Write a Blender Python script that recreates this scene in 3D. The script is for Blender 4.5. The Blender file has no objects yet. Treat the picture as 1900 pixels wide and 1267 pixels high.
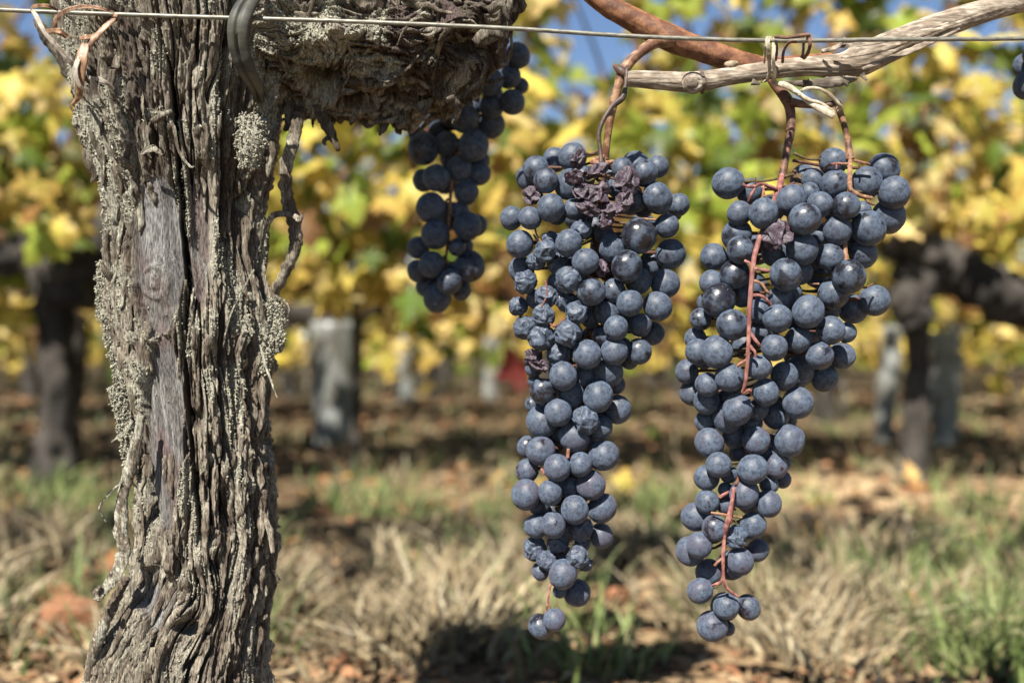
import bpy, math, random
import numpy as np
from mathutils import Vector, Matrix, Euler

# ------------------------------------------------------------------ camera, sky, sun
S = bpy.context.scene
COL = S.collection
H = 0.30            # camera height above the soil
FPX = 1847.2        # focal length in pixels of the 1900 px wide photograph
cam_d = bpy.data.cameras.new('camera'); cam = bpy.data.objects.new('camera', cam_d); COL.objects.link(cam)
cam.location = (0, 0, H); cam.rotation_euler = (math.radians(90), 0, 0)
cam_d.lens = 35; cam_d.sensor_width = 36; cam_d.clip_start = 0.02; cam_d.clip_end = 3000
cam_d.dof.use_dof = True; cam_d.dof.focus_distance = 0.503; cam_d.dof.aperture_fstop = 4.2
cam_d.dof.aperture_blades = 7
S.camera = cam
SUN_EL, SUN_AZ = math.radians(48), math.radians(23)   # the sun stands behind the camera and a little to its left
w = bpy.data.worlds.new('World'); S.world = w; w.use_nodes = True
wn = w.node_tree; bg = wn.nodes['Background']
sky = wn.nodes.new('ShaderNodeTexSky'); sky.sky_type = 'NISHITA'; sky.sun_disc = False
sky.sun_elevation = SUN_EL; sky.sun_rotation = math.pi + SUN_AZ
sky.air_density = 0.75; sky.dust_density = 0.0; sky.ozone_density = 2.2
wn.links.new(sky.outputs[0], bg.inputs[0]); bg.inputs[1].default_value = 0.05
sd = bpy.data.lights.new('sun', 'SUN'); sun = bpy.data.objects.new('sun', sd); COL.objects.link(sun)
sd.energy = 5.0; sd.angle = math.radians(0.53); sd.color = (1.0, 0.95, 0.86)
sun.rotation_euler = (math.pi/2 - SUN_EL, 0, -SUN_AZ)
sun.location = (-1, -4, 4)
S.view_settings.view_transform = 'Standard'; S.view_settings.look = 'None'
S.view_settings.exposure = 1.5; S.view_settings.gamma = 1.0; S.view_settings.use_curve_mapping = False
S.render.engine = 'CYCLES'; S.cycles.use_denoising = True
S.cycles.max_bounces = 6; S.cycles.diffuse_bounces = 2; S.cycles.transparent_max_bounces = 8

# ------------------------------------------------------------------ helpers
rng = np.random.default_rng(7); random.seed(7)
_P = np.random.default_rng(3).permutation(256).astype(np.int32); _P = np.concatenate([_P, _P, _P])
_G = np.random.default_rng(4).normal(size=(256, 3)).astype(np.float32); _G /= np.linalg.norm(_G, axis=1)[:, None]
def pn(x, y, z=0.0):
    """gradient noise, about -1..1"""
    x, y, z = np.broadcast_arrays(np.asarray(x, np.float32), np.asarray(y, np.float32), np.asarray(z, np.float32))
    xi = np.floor(x); yi = np.floor(y); zi = np.floor(z)
    fx = x-xi; fy = y-yi; fz = z-zi
    xi = xi.astype(np.int32) & 255; yi = yi.astype(np.int32) & 255; zi = zi.astype(np.int32) & 255
    u = fx*fx*fx*(fx*(fx*6-15)+10); v = fy*fy*fy*(fy*(fy*6-15)+10); t = fz*fz*fz*(fz*(fz*6-15)+10)
    r = 0
    for a in (0, 1):
        wa = u if a else 1-u; pa = _P[xi+a]
        for b in (0, 1):
            wb = wa*(v if b else 1-v); pb = _P[pa+yi+b]
            for c in (0, 1):
                g = _G[_P[pb+zi+c]]
                r = r + wb*(t if c else 1-t)*(g[..., 0]*(fx-a)+g[..., 1]*(fy-b)+g[..., 2]*(fz-c))
    return r*1.7
def fbm(x, y, z=0.0, o=3):
    r = 0; a = 1.0; s = 0
    for k in range(o):
        f = 2.03**k
        r = r + a*pn(np.asarray(x)*f+k*17.3, np.asarray(y)*f+k*5.1, np.asarray(z)*f+k*9.7); s += a; a *= .5
    return r/s*1.3
def sstep(a, b, x): t = np.clip((x-a)/(b-a), 0, 1); return t*t*(3-2*t)
def terrace(f, n, sharp=.12):
    t = f*n; k = np.floor(t); fr = t-k
    return (k+sstep(.5-sharp, .5+sharp, fr))/n
def P(x, y, d): return np.array([(x-950)/FPX*d, d, H+(633.5-y)/FPX*d])
def catmull(pts, n):
    pts = np.asarray(pts, float); m = len(pts)
    if m == 2: t = np.linspace(0, 1, n)[:, None]; return pts[0]*(1-t)+pts[1]*t
    q = np.vstack([2*pts[0]-pts[1], pts, 2*pts[-1]-pts[-2]])
    u = np.linspace(0, m-1-1e-6, n); i = u.astype(int); t = (u-i)[:, None]
    a, b, c, d = q[i], q[i+1], q[i+2], q[i+3]
    return .5*((2*b)+(-a+c)*t+(2*a-5*b+4*c-d)*t*t+(-a+3*b-3*c+d)*t**3)
def mesh(name, V, F, mat=None, col=None, smooth=True, mi=None):
    V = np.asarray(V, np.float32).reshape(-1, 3)
    me = bpy.data.meshes.new(name)
    Fs = F if isinstance(F, list) else [F]
    Fs = [np.asarray(f, np.int32) for f in Fs if len(f)]
    nl = sum(f.size for f in Fs); npol = sum(len(f) for f in Fs)
    me.vertices.add(len(V)); me.vertices.foreach_set('co', V.ravel())
    me.loops.add(nl); me.loops.foreach_set('vertex_index', np.concatenate([f.ravel() for f in Fs]))
    st = []; o = 0
    for f in Fs: st.append(o+np.arange(len(f))*f.shape[1]); o += f.size
    me.polygons.add(npol); me.polygons.foreach_set('loop_start', np.concatenate(st).astype(np.int32))
    me.update(calc_edges=True); me.validate()
    if smooth: me.polygons.foreach_set('use_smooth', np.ones(len(me.polygons), bool))
    if col is not None:
        c = np.asarray(col, np.float32)
        if c.shape[1] == 3: c = np.hstack([c, np.ones((len(c), 1), np.float32)])
        at = me.color_attributes.new('tone', 'FLOAT_COLOR', 'POINT'); at.data.foreach_set('color', c.ravel())
    if mat: me.materials.append(mat)
    return me
def link(name, me, parent=None, loc=(0, 0, 0), label=None, cat=None, group=None, kind=None, color=None):
    o = bpy.data.objects.new(name, me); COL.objects.link(o)
    if parent is not None: o.parent = parent
    o.location = loc
    tag(o, label, cat, group, kind)
    if color is not None: o.color = color
    return o
def tag(o, label=None, cat=None, group=None, kind=None):
    if label: o['label'] = label
    if cat: o['category'] = cat
    if group: o['group'] = group
    if kind: o['kind'] = kind
def empty(name, loc, label, cat, group=None):
    return link(name, None, None, loc, label, cat, group)
def gridfaces(n, m, closed):
    i = np.arange(n-1)[:, None]*m; k = m if closed else m-1
    j = np.arange(k)[None, :]; j2 = (j+1) % m
    return np.stack([i+j, i+j2, i+m+j2, i+m+j], -1).reshape(-1, 4)
def frames(C):
    T = np.gradient(C, axis=0); T /= np.linalg.norm(T, axis=1)[:, None]+1e-12
    N = np.zeros_like(T); a = np.array([0, -1, 0.])
    if abs(T[0]@a) > .9: a = np.array([1., 0, 0])
    n = a-T[0]*(a@T[0]); n /= np.linalg.norm(n)
    for i in range(len(T)):
        n = n-T[i]*(n@T[i]); n /= np.linalg.norm(n)+1e-12; N[i] = n
    return T, N, np.cross(T, N)
def tube(pts, rad, n=40, m=10, amp=0.0, freq=300., cap=True, sm=True, long=.25):
    """tapered tube through pts; returns V, F"""
    C = catmull(pts, n) if sm else np.asarray(pts, float); n = len(C)
    R = np.interp(np.linspace(0, 1, n), np.linspace(0, 1, len(rad)), rad)
    T, N, B = frames(C); a = np.linspace(0, 2*np.pi, m, endpoint=False)
    D = np.cos(a)[None, :, None]*N[:, None]+np.sin(a)[None, :, None]*B[:, None]
    r = R[:, None]*np.ones((1, m))
    if amp:
        L = np.concatenate([[0], np.cumsum(np.linalg.norm(np.diff(C, axis=0), axis=1))])[:, None]
        sd_ = C[0, 0]*77
        r = r*(1+amp*fbm(np.cos(a)[None]*R.mean()*freq+sd_, np.sin(a)[None]*R.mean()*freq, L*freq*long, 3))
    V = C[:, None]+D*r[..., None]
    F = gridfaces(n, m, True); V = V.reshape(-1, 3)
    if cap:
        V = np.vstack([V, C[:1], C[-1:]]); k = n*m; j = np.arange(m); j2 = (j+1) % m
        Ft = np.vstack([np.stack([np.full(m, k), j2, j], -1), np.stack([np.full(m, k+1), (n-1)*m+j, (n-1)*m+j2], -1)])
        return V, [F, Ft]
    return V, [F]
class MB:
    def __init__(s): s.V = []; s.F = {3: [], 4: []}; s.C = []; s.n = 0
    def add(s, V, F, col=None):
        V = np.asarray(V).reshape(-1, 3)
        for f in (F if isinstance(F, list) else [F]):
            f = np.asarray(f)
            if len(f): s.F[f.shape[1]].append(f+s.n)
        s.V.append(V); s.n += len(V)
        if col is not None: s.C.append(np.broadcast_to(np.asarray(col, float)[..., :3], (len(V), 3)))
    def mesh(s, name, mat, smooth=True):
        F = [np.vstack(s.F[k]) for k in (3, 4) if s.F[k]]
        return mesh(name, np.vstack(s.V), F, mat, np.vstack(s.C) if s.C else None, smooth)

# ------------------------------------------------------------------ materials
def newmat(name):
    m = bpy.data.materials.new(name); m.use_nodes = True
    nt = m.node_tree; bs = nt.nodes['Principled BSDF']
    if 'Diffuse Roughness' in bs.inputs: bs.inputs['Diffuse Roughness'].default_value = .7
    return m, nt, bs
def N(nt, t, **k):
    n = nt.nodes.new(t)
    for a, b in k.items(): setattr(n, a, b)
    return n
def mixc(nt, f, a, b, bt='MIX'):
    n = N(nt, 'ShaderNodeMix', data_type='RGBA', blend_type=bt)
    for i, v in ((0, f), (6, a), (7, b)):
        if hasattr(v, 'is_output'): nt.links.new(v, n.inputs[i])
        else: n.inputs[i].default_value = v if i == 0 else (*v, 1)
    return n.outputs[2]
def ramp(nt, v, a, b, ca=0., cb=1.):
    n = N(nt, 'ShaderNodeMapRange', interpolation_type='SMOOTHSTEP')
    nt.links.new(v, n.inputs[0]); n.inputs[1].default_value = a; n.inputs[2].default_value = b
    n.inputs[3].default_value = ca; n.inputs[4].default_value = cb; return n.outputs[0]
def mth(nt, op, a, b=0.):
    n = N(nt, 'ShaderNodeMath', operation=op)
    for i, v in ((0, a), (1, b)):
        if hasattr(v, 'is_output'): nt.links.new(v, n.inputs[i])
        else: n.inputs[i].default_value = v
    return n.outputs[0]
def noise(nt, vec, sc, det=3, rough=.55, typ='FBM'):
    n = N(nt, 'ShaderNodeTexNoise'); n.inputs['Scale'].default_value = sc; n.inputs['Detail'].default_value = det
    n.inputs['Roughness'].default_value = rough
    if vec is not None: nt.links.new(vec, n.inputs['Vector'])
    return n.outputs['Fac']
def coords(nt, sc=(1, 1, 1), rnd=True):
    tc = N(nt, 'ShaderNodeTexCoord'); mp = N(nt, 'ShaderNodeMapping'); mp.inputs['Scale'].default_value = sc
    nt.links.new(tc.outputs['Object'], mp.inputs['Vector'])
    if rnd:
        oi = N(nt, 'ShaderNodeObjectInfo'); c = N(nt, 'ShaderNodeCombineXYZ')
        nt.links.new(mth(nt, 'MULTIPLY', oi.outputs['Random'], 91.), c.inputs[0])
        nt.links.new(mth(nt, 'MULTIPLY', oi.outputs['Random'], 37.), c.inputs[1])
        nt.links.new(c.outputs[0], mp.inputs['Location'])
    return mp.outputs[0]
def bump(nt, bs, h, dist, st=1.):
    b = N(nt, 'ShaderNodeBump'); b.inputs['Strength'].default_value = st; b.inputs['Distance'].default_value = dist
    nt.links.new(h, b.inputs['Height']); nt.links.new(b.outputs[0], bs.inputs['Normal']); return b

def mat_grape():
    m, nt, bs = newmat('grape_skin')
    v = coords(nt)
    oi = N(nt, 'ShaderNodeObjectInfo'); sp = N(nt, 'ShaderNodeSeparateColor'); nt.links.new(oi.outputs['Color'], sp.inputs[0])
    rub, pur = sp.outputs[0], sp.outputs[1]
    n1 = noise(nt, v, 1.1, 2, .5); n2 = noise(nt, v, 3.2, 5, .72); n3 = noise(nt, v, 11, 3, .6)
    bl = mixc(nt, ramp(nt, n2, .36, .62), (.025, .034, .051), (.072, .094, .134))
    bl = mixc(nt, mth(nt, 'MULTIPLY', ramp(nt, n1, .40, .62), pur), bl, (.068, .064, .092))
    bl = mixc(nt, ramp(nt, n3, .52, .68, 0, .5), bl, (.11, .125, .15))
    # where the bloom is rubbed off the dark glossy skin shows
    k = mth(nt, 'ADD', mth(nt, 'MULTIPLY', n1, .75), mth(nt, 'MULTIPLY', n2, .55))
    th = mth(nt, 'SUBTRACT', .90, mth(nt, 'MULTIPLY', rub, .60))
    d = mth(nt, 'SUBTRACT', k, th); dark = ramp(nt, d, -.05, .09)
    # scratches and specks
    vo = N(nt, 'ShaderNodeTexVoronoi'); vo.inputs['Scale'].default_value = 5.2; nt.links.new(v, vo.inputs['Vector'])
    spk = mth(nt, 'MULTIPLY', ramp(nt, vo.outputs['Distance'], .10, .20, 1, 0), ramp(nt, n2, .40, .52))
    wv = noise(nt, v, 5.5, 4, .5); scr = mth(nt, 'MULTIPLY', ramp(nt, mth(nt, 'ABSOLUTE', mth(nt, 'SUBTRACT', wv, .5)), 0, .03, 1, 0), ramp(nt, n1, .42, .56))
    dm = mth(nt, 'MAXIMUM', dark, mth(nt, 'MAXIMUM', mth(nt, 'MULTIPLY', spk, .8), mth(nt, 'MULTIPLY', scr, .6)))
    c = mixc(nt, mth(nt, 'MULTIPLY', dm, .95), bl, (.008, .007, .011))
    # a few pale dust specks
    vo2 = N(nt, 'ShaderNodeTexVoronoi'); vo2.inputs['Scale'].default_value = 4.2; nt.links.new(v, vo2.inputs['Vector'])
    dust = mth(nt, 'MULTIPLY', ramp(nt, vo2.outputs['Distance'], .05, .11, 1, 0), ramp(nt, n1, .5, .58))
    c = mixc(nt, mth(nt, 'MULTIPLY', dust, .7), c, (.3, .28, .24))
    nt.links.new(c, bs.inputs['Base Color'])
    nt.links.new(ramp(nt, dark, 0, 1, .52, .27), bs.inputs['Roughness'])
    nt.links.new(ramp(nt, dark, 0, 1, .35, .55), bs.inputs['Specular IOR Level'])
    bump(nt, bs, n2, .0003, .5); return m
def mat_raisin():
    m, nt, bs = newmat('dried_grape_skin'); v = coords(nt)
    n2 = noise(nt, v, 2.5, 4, .6)
    nt.links.new(mixc(nt, ramp(nt, n2, .35, .65), (.018, .011, .016), (.085, .058, .078)), bs.inputs['Base Color'])
    bs.inputs['Roughness'].default_value = .55; bump(nt, bs, noise(nt, v, 7, 4), .0006, .7); return m
def mat_tone(name, rough=.85, fine=900., dist=.0003, st=.6, lo=.75, hi=1.2, long=(1, 1, .2), spec=.25):
    """colour from the mesh's own colours, with fine grain"""
    m, nt, bs = newmat(name)
    at = N(nt, 'ShaderNodeAttribute', attribute_name='tone'); v = coords(nt, long, False)
    n = noise(nt, v, fine, 3, .65)
    g = N(nt, 'ShaderNodeCombineColor'); k = ramp(nt, n, .3, .7, lo, hi)
    for i in range(3): nt.links.new(k, g.inputs[i])
    nt.links.new(mixc(nt, 1., at.outputs['Color'], g.outputs[0], 'MULTIPLY'), bs.inputs['Base Color'])
    bs.inputs['Roughness'].default_value = rough; bs.inputs['Specular IOR Level'].default_value = spec
    bump(nt, bs, n, dist, st); return m
def mat_plain(name, a, b, sc=60., rough=.7, long=(1, 1, 1), dist=.0004, metal=0., spec=.4):
    m, nt, bs = newmat(name); v = coords(nt, long)
    n = noise(nt, v, sc, 4, .6)
    nt.links.new(mixc(nt, ramp(nt, n, .32, .68), a, b), bs.inputs['Base Color'])
    bs.inputs['Roughness'].default_value = rough; bs.inputs['Metallic'].default_value = metal
    bs.inputs['Specular IOR Level'].default_value = spec
    bump(nt, bs, n, dist, .7); return m
def mat_leaf(name, use_obj=True):
    m, nt, bs = newmat(name)
    at = N(nt, 'ShaderNodeAttribute', attribute_name='tone'); c = at.outputs['Color']
    if use_obj:
        oi = N(nt, 'ShaderNodeObjectInfo'); c = mixc(nt, 1., c, oi.outputs['Color'], 'MULTIPLY')
    v = coords(nt); n = noise(nt, v, 45, 3)
    c = mixc(nt, ramp(nt, n, .55, .75, 0, .45), c, (.16, .085, .03))
    nt.links.new(c, bs.inputs['Base Color']); bs.inputs['Roughness'].default_value = .45; bs.inputs['Specular IOR Level'].default_value = .35
    tr = N(nt, 'ShaderNodeBsdfTranslucent'); nt.links.new(c, tr.inputs[0])
    ms = N(nt, 'ShaderNodeMixShader'); ms.inputs[0].default_value = .48
    nt.links.new(bs.outputs[0], ms.inputs[1]); nt.links.new(tr.outputs[0], ms.inputs[2])
    nt.links.new(ms.outputs[0], nt.nodes['Material Output'].inputs[0]); return m
M_grape = mat_grape(); M_raisin = mat_raisin()
M_bark = mat_tone('vine_bark', .9, 1500., .0005, 1., .13, .84, (1, 1, .14))
M_leaf = mat_leaf('vine_leaf'); M_leafs = mat_leaf('vine_leaf_far', False)
M_stem = mat_tone('grape_stem', .6, 700., .0003, .6, .45, .85)
M_cane = mat_tone('cane_bark', .55, 900., .00025, .6, .50, .88, (1, 1, 1), .4)
M_grass = mat_tone('grass_blades', .6, 300., .0002, .3, .54, .76)
M_soil = mat_tone('soil', .95, 260., .003, .8, .35, .78, (1, 1, 1), .15)
M_clod = mat_plain('reddish_clod', (.21, .09, .045), (.32, .16, .085), 60, .9, dist=.003, spec=.2)
M_litter = mat_tone('leaf_litter', .8, 200., .0005, .4, .45, .75)

# ------------------------------------------------------------------ setting: soil, far hill
def ground_z(x, y):
    z = .012*fbm(x*2.2, y*2.2, 1.5, 3)
    near = sstep(12, 4, y)
    z = z+near*(.010*fbm(x*9, y*9, 4.2, 3)+.007*np.maximum(0, fbm(x*26, y*26, 8., 3)))
    return z-.006
ys = np.concatenate([np.linspace(-1.5, .7, 24), np.linspace(.71, 3.2, 250), 3.2*np.exp(np.linspace(.015, np.log(2500/3.2), 90))])
xs_ = np.concatenate([-2*np.exp(np.linspace(np.log(900), .02, 50)), np.linspace(-2, 2, 330), 2*np.exp(np.linspace(.02, np.log(900), 50))])
X, Y = np.meshgrid(xs_, ys)
Z = ground_z(X, Y)+np.where(Y > 30, np.maximum(0, 6*fbm(X*.004, Y*.004, 3, 2))*sstep(30, 400, Y), 0)
n1 = fbm(X*3.1, Y*3.1, 2, 3); n2 = fbm(X*14, Y*14, 6, 3)
sand = np.array([.40, .28, .155]); brown = np.array([.14, .095, .055]); dark = np.array([.07, .05, .03])
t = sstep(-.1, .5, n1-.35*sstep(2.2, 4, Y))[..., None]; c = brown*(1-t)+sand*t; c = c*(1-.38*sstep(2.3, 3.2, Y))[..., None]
t2 = sstep(.05, .6, n2)[..., None]*.45; c = c*(1-t2)+dark*t2
gf = sstep(-.1, .5, fbm(X*1.3, Y*1.3, 9, 2))[..., None]*sstep(1.6, 3., Y)[..., None]*.6
c = c*(1-gf)+np.array([.07, .075, .03])*gf
sp_m = sstep(1.15, .7, np.sqrt(((X-.80)/.42)**2+((Y-2.0)/.22)**2)+.35*n1)[..., None]; c = c*(1-sp_m)+np.array([.52, .37, .21])*sp_m
fg = sstep(1.13, .98, Y+.12*n1)[..., None]*.7; c = c*(1-fg)+np.array([.40, .27, .15])*fg
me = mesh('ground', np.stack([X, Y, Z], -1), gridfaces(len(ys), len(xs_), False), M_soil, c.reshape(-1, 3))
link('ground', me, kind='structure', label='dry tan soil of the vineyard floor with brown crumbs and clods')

# ------------------------------------------------------------------ vine leaf shapes
def leaf_geo(seed, curl=.18):
    r_ = np.random.default_rng(seed); n = 26
    a = np.linspace(-np.pi, np.pi, n, endpoint=False)           # 0 = tip, +-pi = stalk
    lob = .62+.20*np.cos(5*a*.92)*np.cos(a*.35)+.15*np.cos(a)
    lob = lob*(1+.07*r_.normal(size=n)); lob[np.abs(a) > 2.9] *= .35
    lob += np.where(np.arange(n) % 2, .035, -.035)
    V = [(0, 0, 0)]; 
    for f in (.5, 1.0):
        x = f*lob*np.sin(a); y = f*lob*np.cos(a)
        z = curl*(-(x*x)*.9-(y*y)*.5)+.07*f*np.cos(5*a)+.06*f*r_.normal(size=n)
        V += list(zip(x, y+.0, z))
    V = np.array(V); j = np.arange(n); j2 = (j+1) % n
    Ft = np.stack([np.zeros(n, int), 1+j, 1+j2], -1); Fq = np.stack([1+j, 1+n+j, 1+n+j2, 1+j2], -1)
    C = np.ones((len(V), 3)); C[0] = (1.05, 1.15, .9); C[1+n:] *= (.95, .80, .70)
    return V, Ft, Fq, C
LG = [leaf_geo(s, c_) for s, c_ in ((1, .2), (2, .5), (3, .05), (4, .8), (5, .35))]
LM = [mesh('vine_leaf', V, [Ft, Fq], M_leaf, C) for V, Ft, Fq, C in LG]
PAL = dict(yel=(.62, .53, .13), gold=(.54, .41, .11), pale=(.66, .55, .26), lime=(.30, .37, .06), green=(.12, .18, .03), dk=(.075, .12, .025), org=(.36, .20, .08), brn=(.22, .12, .06))
def leafcol(x, z, r_):
    """autumn colours: greener to the upper left and upper right, gold low down"""
    wts = dict(yel=1.9, gold=.5, pale=1.5, lime=2.1, green=.7, dk=.12, org=.12, brn=.12)
    if z < .62: wts.update(gold=1.2, org=.35, lime=1.0, green=.5, brn=.5, pale=.8)
    if z > .7: wts.update(lime=1.7, green=1.0, gold=.6, yel=1.7, pale=1.)
    if x < -.6 and z > .55: wts.update(green=1.8, dk=.8, yel=1.0, gold=.6)
    if x > .5 and z > .6: wts.update(yel=2.4, pale=1.2, lime=1.9)
    k = list(wts); p = np.array([wts[i] for i in k]); q = PAL[k[r_.choice(len(k), p=p/p.sum())]]
    f = r_.uniform(.75, 1.2); return tuple(min(.9, v*f) for v in q)
def leafrot(r_):
    # blade hanging tip down, face turned outward with scatter
    yaw = r_.normal(0, 1.0); tilt = r_.normal(-.45, .55); roll = r_.normal(0, .5)
    # leaf local: y=tip, z=face.  tip down, face toward -Y (camera and sun)
    M = Matrix.Rotation(yaw, 3, 'Z')@Matrix.Rotation(tilt, 3, 'X')@Matrix(((1, 0, 0), (0, 0, -1), (0, -1, 0))).transposed()
    M = Matrix.Rotation(yaw, 3, 'Z')@Matrix.Rotation(tilt, 3, 'X')@Matrix(((-1, 0, 0), (0, 0, -1), (0, -1, 0)))@Matrix.Rotation(roll, 3, 'Z')
    return M
# ------------------------------------------------------------------ vines of the rows behind
def bgcol(P_):  # bark tones kept dark, canopy shade is put into the colour
    t = sstep(-.4, .5, fbm(P_[:, 0]*40, P_[:, 1]*40, P_[:, 2]*9, 3))[:, None]
    return np.array([.035, .030, .026])*(1-t)+np.array([.13, .112, .095])*t
def bg_trunk(parent, x, y, h, r, armL, armR, res=1., lean=0.):
    r_ = np.random.default_rng(int(abs(x*977)+y*131)+5)
    def part(nm, pts, rad, n, m):
        V, F = tube(pts, rad, int(n*res), max(8, int(m*res)), .45, 60, long=.4)
        link(nm, mesh(nm, V, F, M_bark, bgcol(V)), parent, (-parent.location[0], -parent.location[1], -parent.location[2]))
    part('trunk', [(x+lean*.6, y, -.03), (x+lean*.4+r_.normal(0, .012), y, h*.3), (x+r_.normal(0, .015), y+.01, h*.65), (x, y, h+.01)], [r*1.35, r*.95, r*.9, r*1.15], 40, 20)
    for s, L in ((-1, armL), (1, armR)):
        if L <= 0: continue
        part('arm', [(x, y, h-.02), (x+s*L*.35, y-.01, h+.035+r_.normal(0, .01)), (x+s*L*.7, y, h+.03+r_.normal(0, .015)), (x+s*L, y+.01, h+.05)], [r*.95, r*.85, r*.7, r*.4], 34, 16)
def canopy_pts(x0, x1, y, z0, z1, n, r_, thick=.17):
    out = []; hole = r_.uniform(0, 50)
    while len(out) < n:
        x = r_.uniform(x0, x1); z = z0+(z1-z0)*r_.beta(1.05 if z0 > .2 else 1.5, 1.15); yy = y+r_.normal(0, thick)
        top = z1-.12*(1+float(pn(x*2.3+hole, 3.3, y)))
        g = float(fbm(x*3.6+hole, z*3.6, y*2, 2))
        if z < z0+.20*max(0, float(pn(x*4.1+hole, 7.7, y))) : continue
        if z > top or g < -.62 or (.058 < x/y < .115 and z-.3 > .26*y and y < 2.5): continue
        out.append((x, yy, z))
    return out
def leaf_mass(pts, r_, smin, smax, geo_coarse=False):
    Vs, Ft, Fq, Cs = [], [], [], []; n = 0
    for (px, py, pz) in pts:
        V, ft, fq, C = LG[r_.integers(5)]; s = r_.uniform(smin, smax)
        if geo_coarse:
            V = V[[0, *range(27, 53)]]; C = C[[0, *range(27, 53)]]
            j = np.arange(26); ft = np.stack([np.zeros(26, int), 1+j, 1+(j+1) % 26], -1); fq = np.zeros((0, 4), int)
        R = np.array(leafrot(r_)); Vs.append(V@R.T*s+np.array([px, py, pz]))
        Cs.append(C*np.array(leafcol(px*.6, pz, r_))); Ft.append(ft+n)
        if len(fq): Fq.append(fq+n)
        n += len(V)
    return np.vstack(Vs), [np.vstack(Ft)]+([np.vstack(Fq)] if Fq else []), np.vstack(Cs)
bgv = [ # x, y, height, radius, arms, number of leaves, label
 (-.965, 2.10, .475, .038, .42, .55, 300, 'dark knotty vine left of the big trunk, second row, green and gold leaves'),
 (-.06, 2.16, .47, .030, .0, .0, 290, 'vine behind the left and middle grape bunches, thin stem with golden leaves'),
 (.842, 2.10, .41, .026, .0, .0, 300, 'twisted dark vine right of the right grape bunch with a thick bare arm'),
 (1.95, 2.12, .45, .045, .5, .4, 200, 'vine at the far right edge of the second row with yellow leaves'),
 (-1.95, 2.12, .45, .045, .4, .4, 200, 'vine at the far left edge of the second row with dark green leaves'),
]
spans = {0: (-1.55, -.50), 1: (-.52, .42), 2: (.40, 1.5), 3: (1.45, 2.5), 4: (-2.6, -1.5)}
for i, (x, y, h, r, aL, aR, nl, lab) in enumerate(bgv):
    r_ = np.random.default_rng(40+i)
    t = empty('background_vine', (x, y, 0), lab, 'grapevine', 'vines of the second row')
    if i == 1: 
        V, F = tube([(x-.30, y+.1, -.02), (x-.29, y+.1, .3), (x-.31, y+.08, .5), (x-.28, y, .9)], [.012, .01, .008, .005], 30, 8, .15, 90)
        link('trunk', mesh('trunk', V, F, M_bark, bgcol(V)), t, (-x, -y, 0))
    else: bg_trunk(t, x, y, h, r, aL, aR)
    x0, x1 = spans[i]
    mb = MB()
    for k in range(9):
        cx = r_.uniform(x0+.05, x1-.05); V, F = tube([(cx, y, h+.03), (cx+r_.normal(0, .06), y+r_.normal(0, .05), h+.35), (cx+r_.normal(0, .12), y+r_.normal(0, .08), 1.15)], [.006, .005, .002], 14, 6)
        link('cane', mesh('cane', V, F, M_cane, np.tile([.20, .085, .035], (len(V), 1))), t, (-x, -y, 0))
    allp = [q_ for q_ in canopy_pts(x0, x1, y, .31, 1.45, nl+480, r_, .16) if not (-.90 < q_[0] < -.69 and .90 < q_[2] < 1.4) and not (.7 < q_[0] < 1.25 and q_[2] < .50) and not (-1.15 < q_[0] < -.7 and q_[2] < .48 and q_[1] < 2.1)]
    rest = allp[nl:]; allp = allp[:nl]
    if rest:
        V, F, C = leaf_mass(rest, r_, .035, .065); o = link('leaves', mesh('leaves', V-np.array([x, y, 0]), F, M_leafs, C), t); o['kind'] = 'stuff'
    for px, py, pz in allp:
        o = bpy.data.objects.new('leaf', LM[r_.integers(5)]); COL.objects.link(o); o.parent = t
        s = r_.uniform(.038, .070)
        o.matrix_local = Matrix.Translation((px-x, py-y, pz))@leafrot(r_).to_4x4()@Matrix.Diagonal((s, s, s, 1))
        o.color = (*leafcol(px, pz, r_), 1)
# the thick bare arms that cross the gaps
for k_, (par, pts_, rd_) in enumerate(((2, [(1648, 440), (1700, 462), (1760, 490), (1820, 530), (1900, 556), (2000, 560)], [.036, .046, .042, .048, .052, .04]), (2, [(1705, 600), (1690, 560), (1700, 520), (1660, 500)], [.036, .040, .036, .02]), (0, [(118, 560), (150, 480), (200, 440), (300, 425)], [.05, .056, .052, .04]), (0, [(110, 520), (60, 470), (0, 482), (-90, 470)], [.05, .036, .034, .03]))):
    par_ = [o for o in COL.objects if o.name.startswith('background_vine')][par]
    V, F = tube([P(a_, b_, 1.98) for a_, b_ in pts_], rd_, 60, 20, .5, 60, long=.5)
    link('arm', mesh('arm', V-np.array(par_.location), F, M_bark, bgcol(V)), par_)
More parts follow.
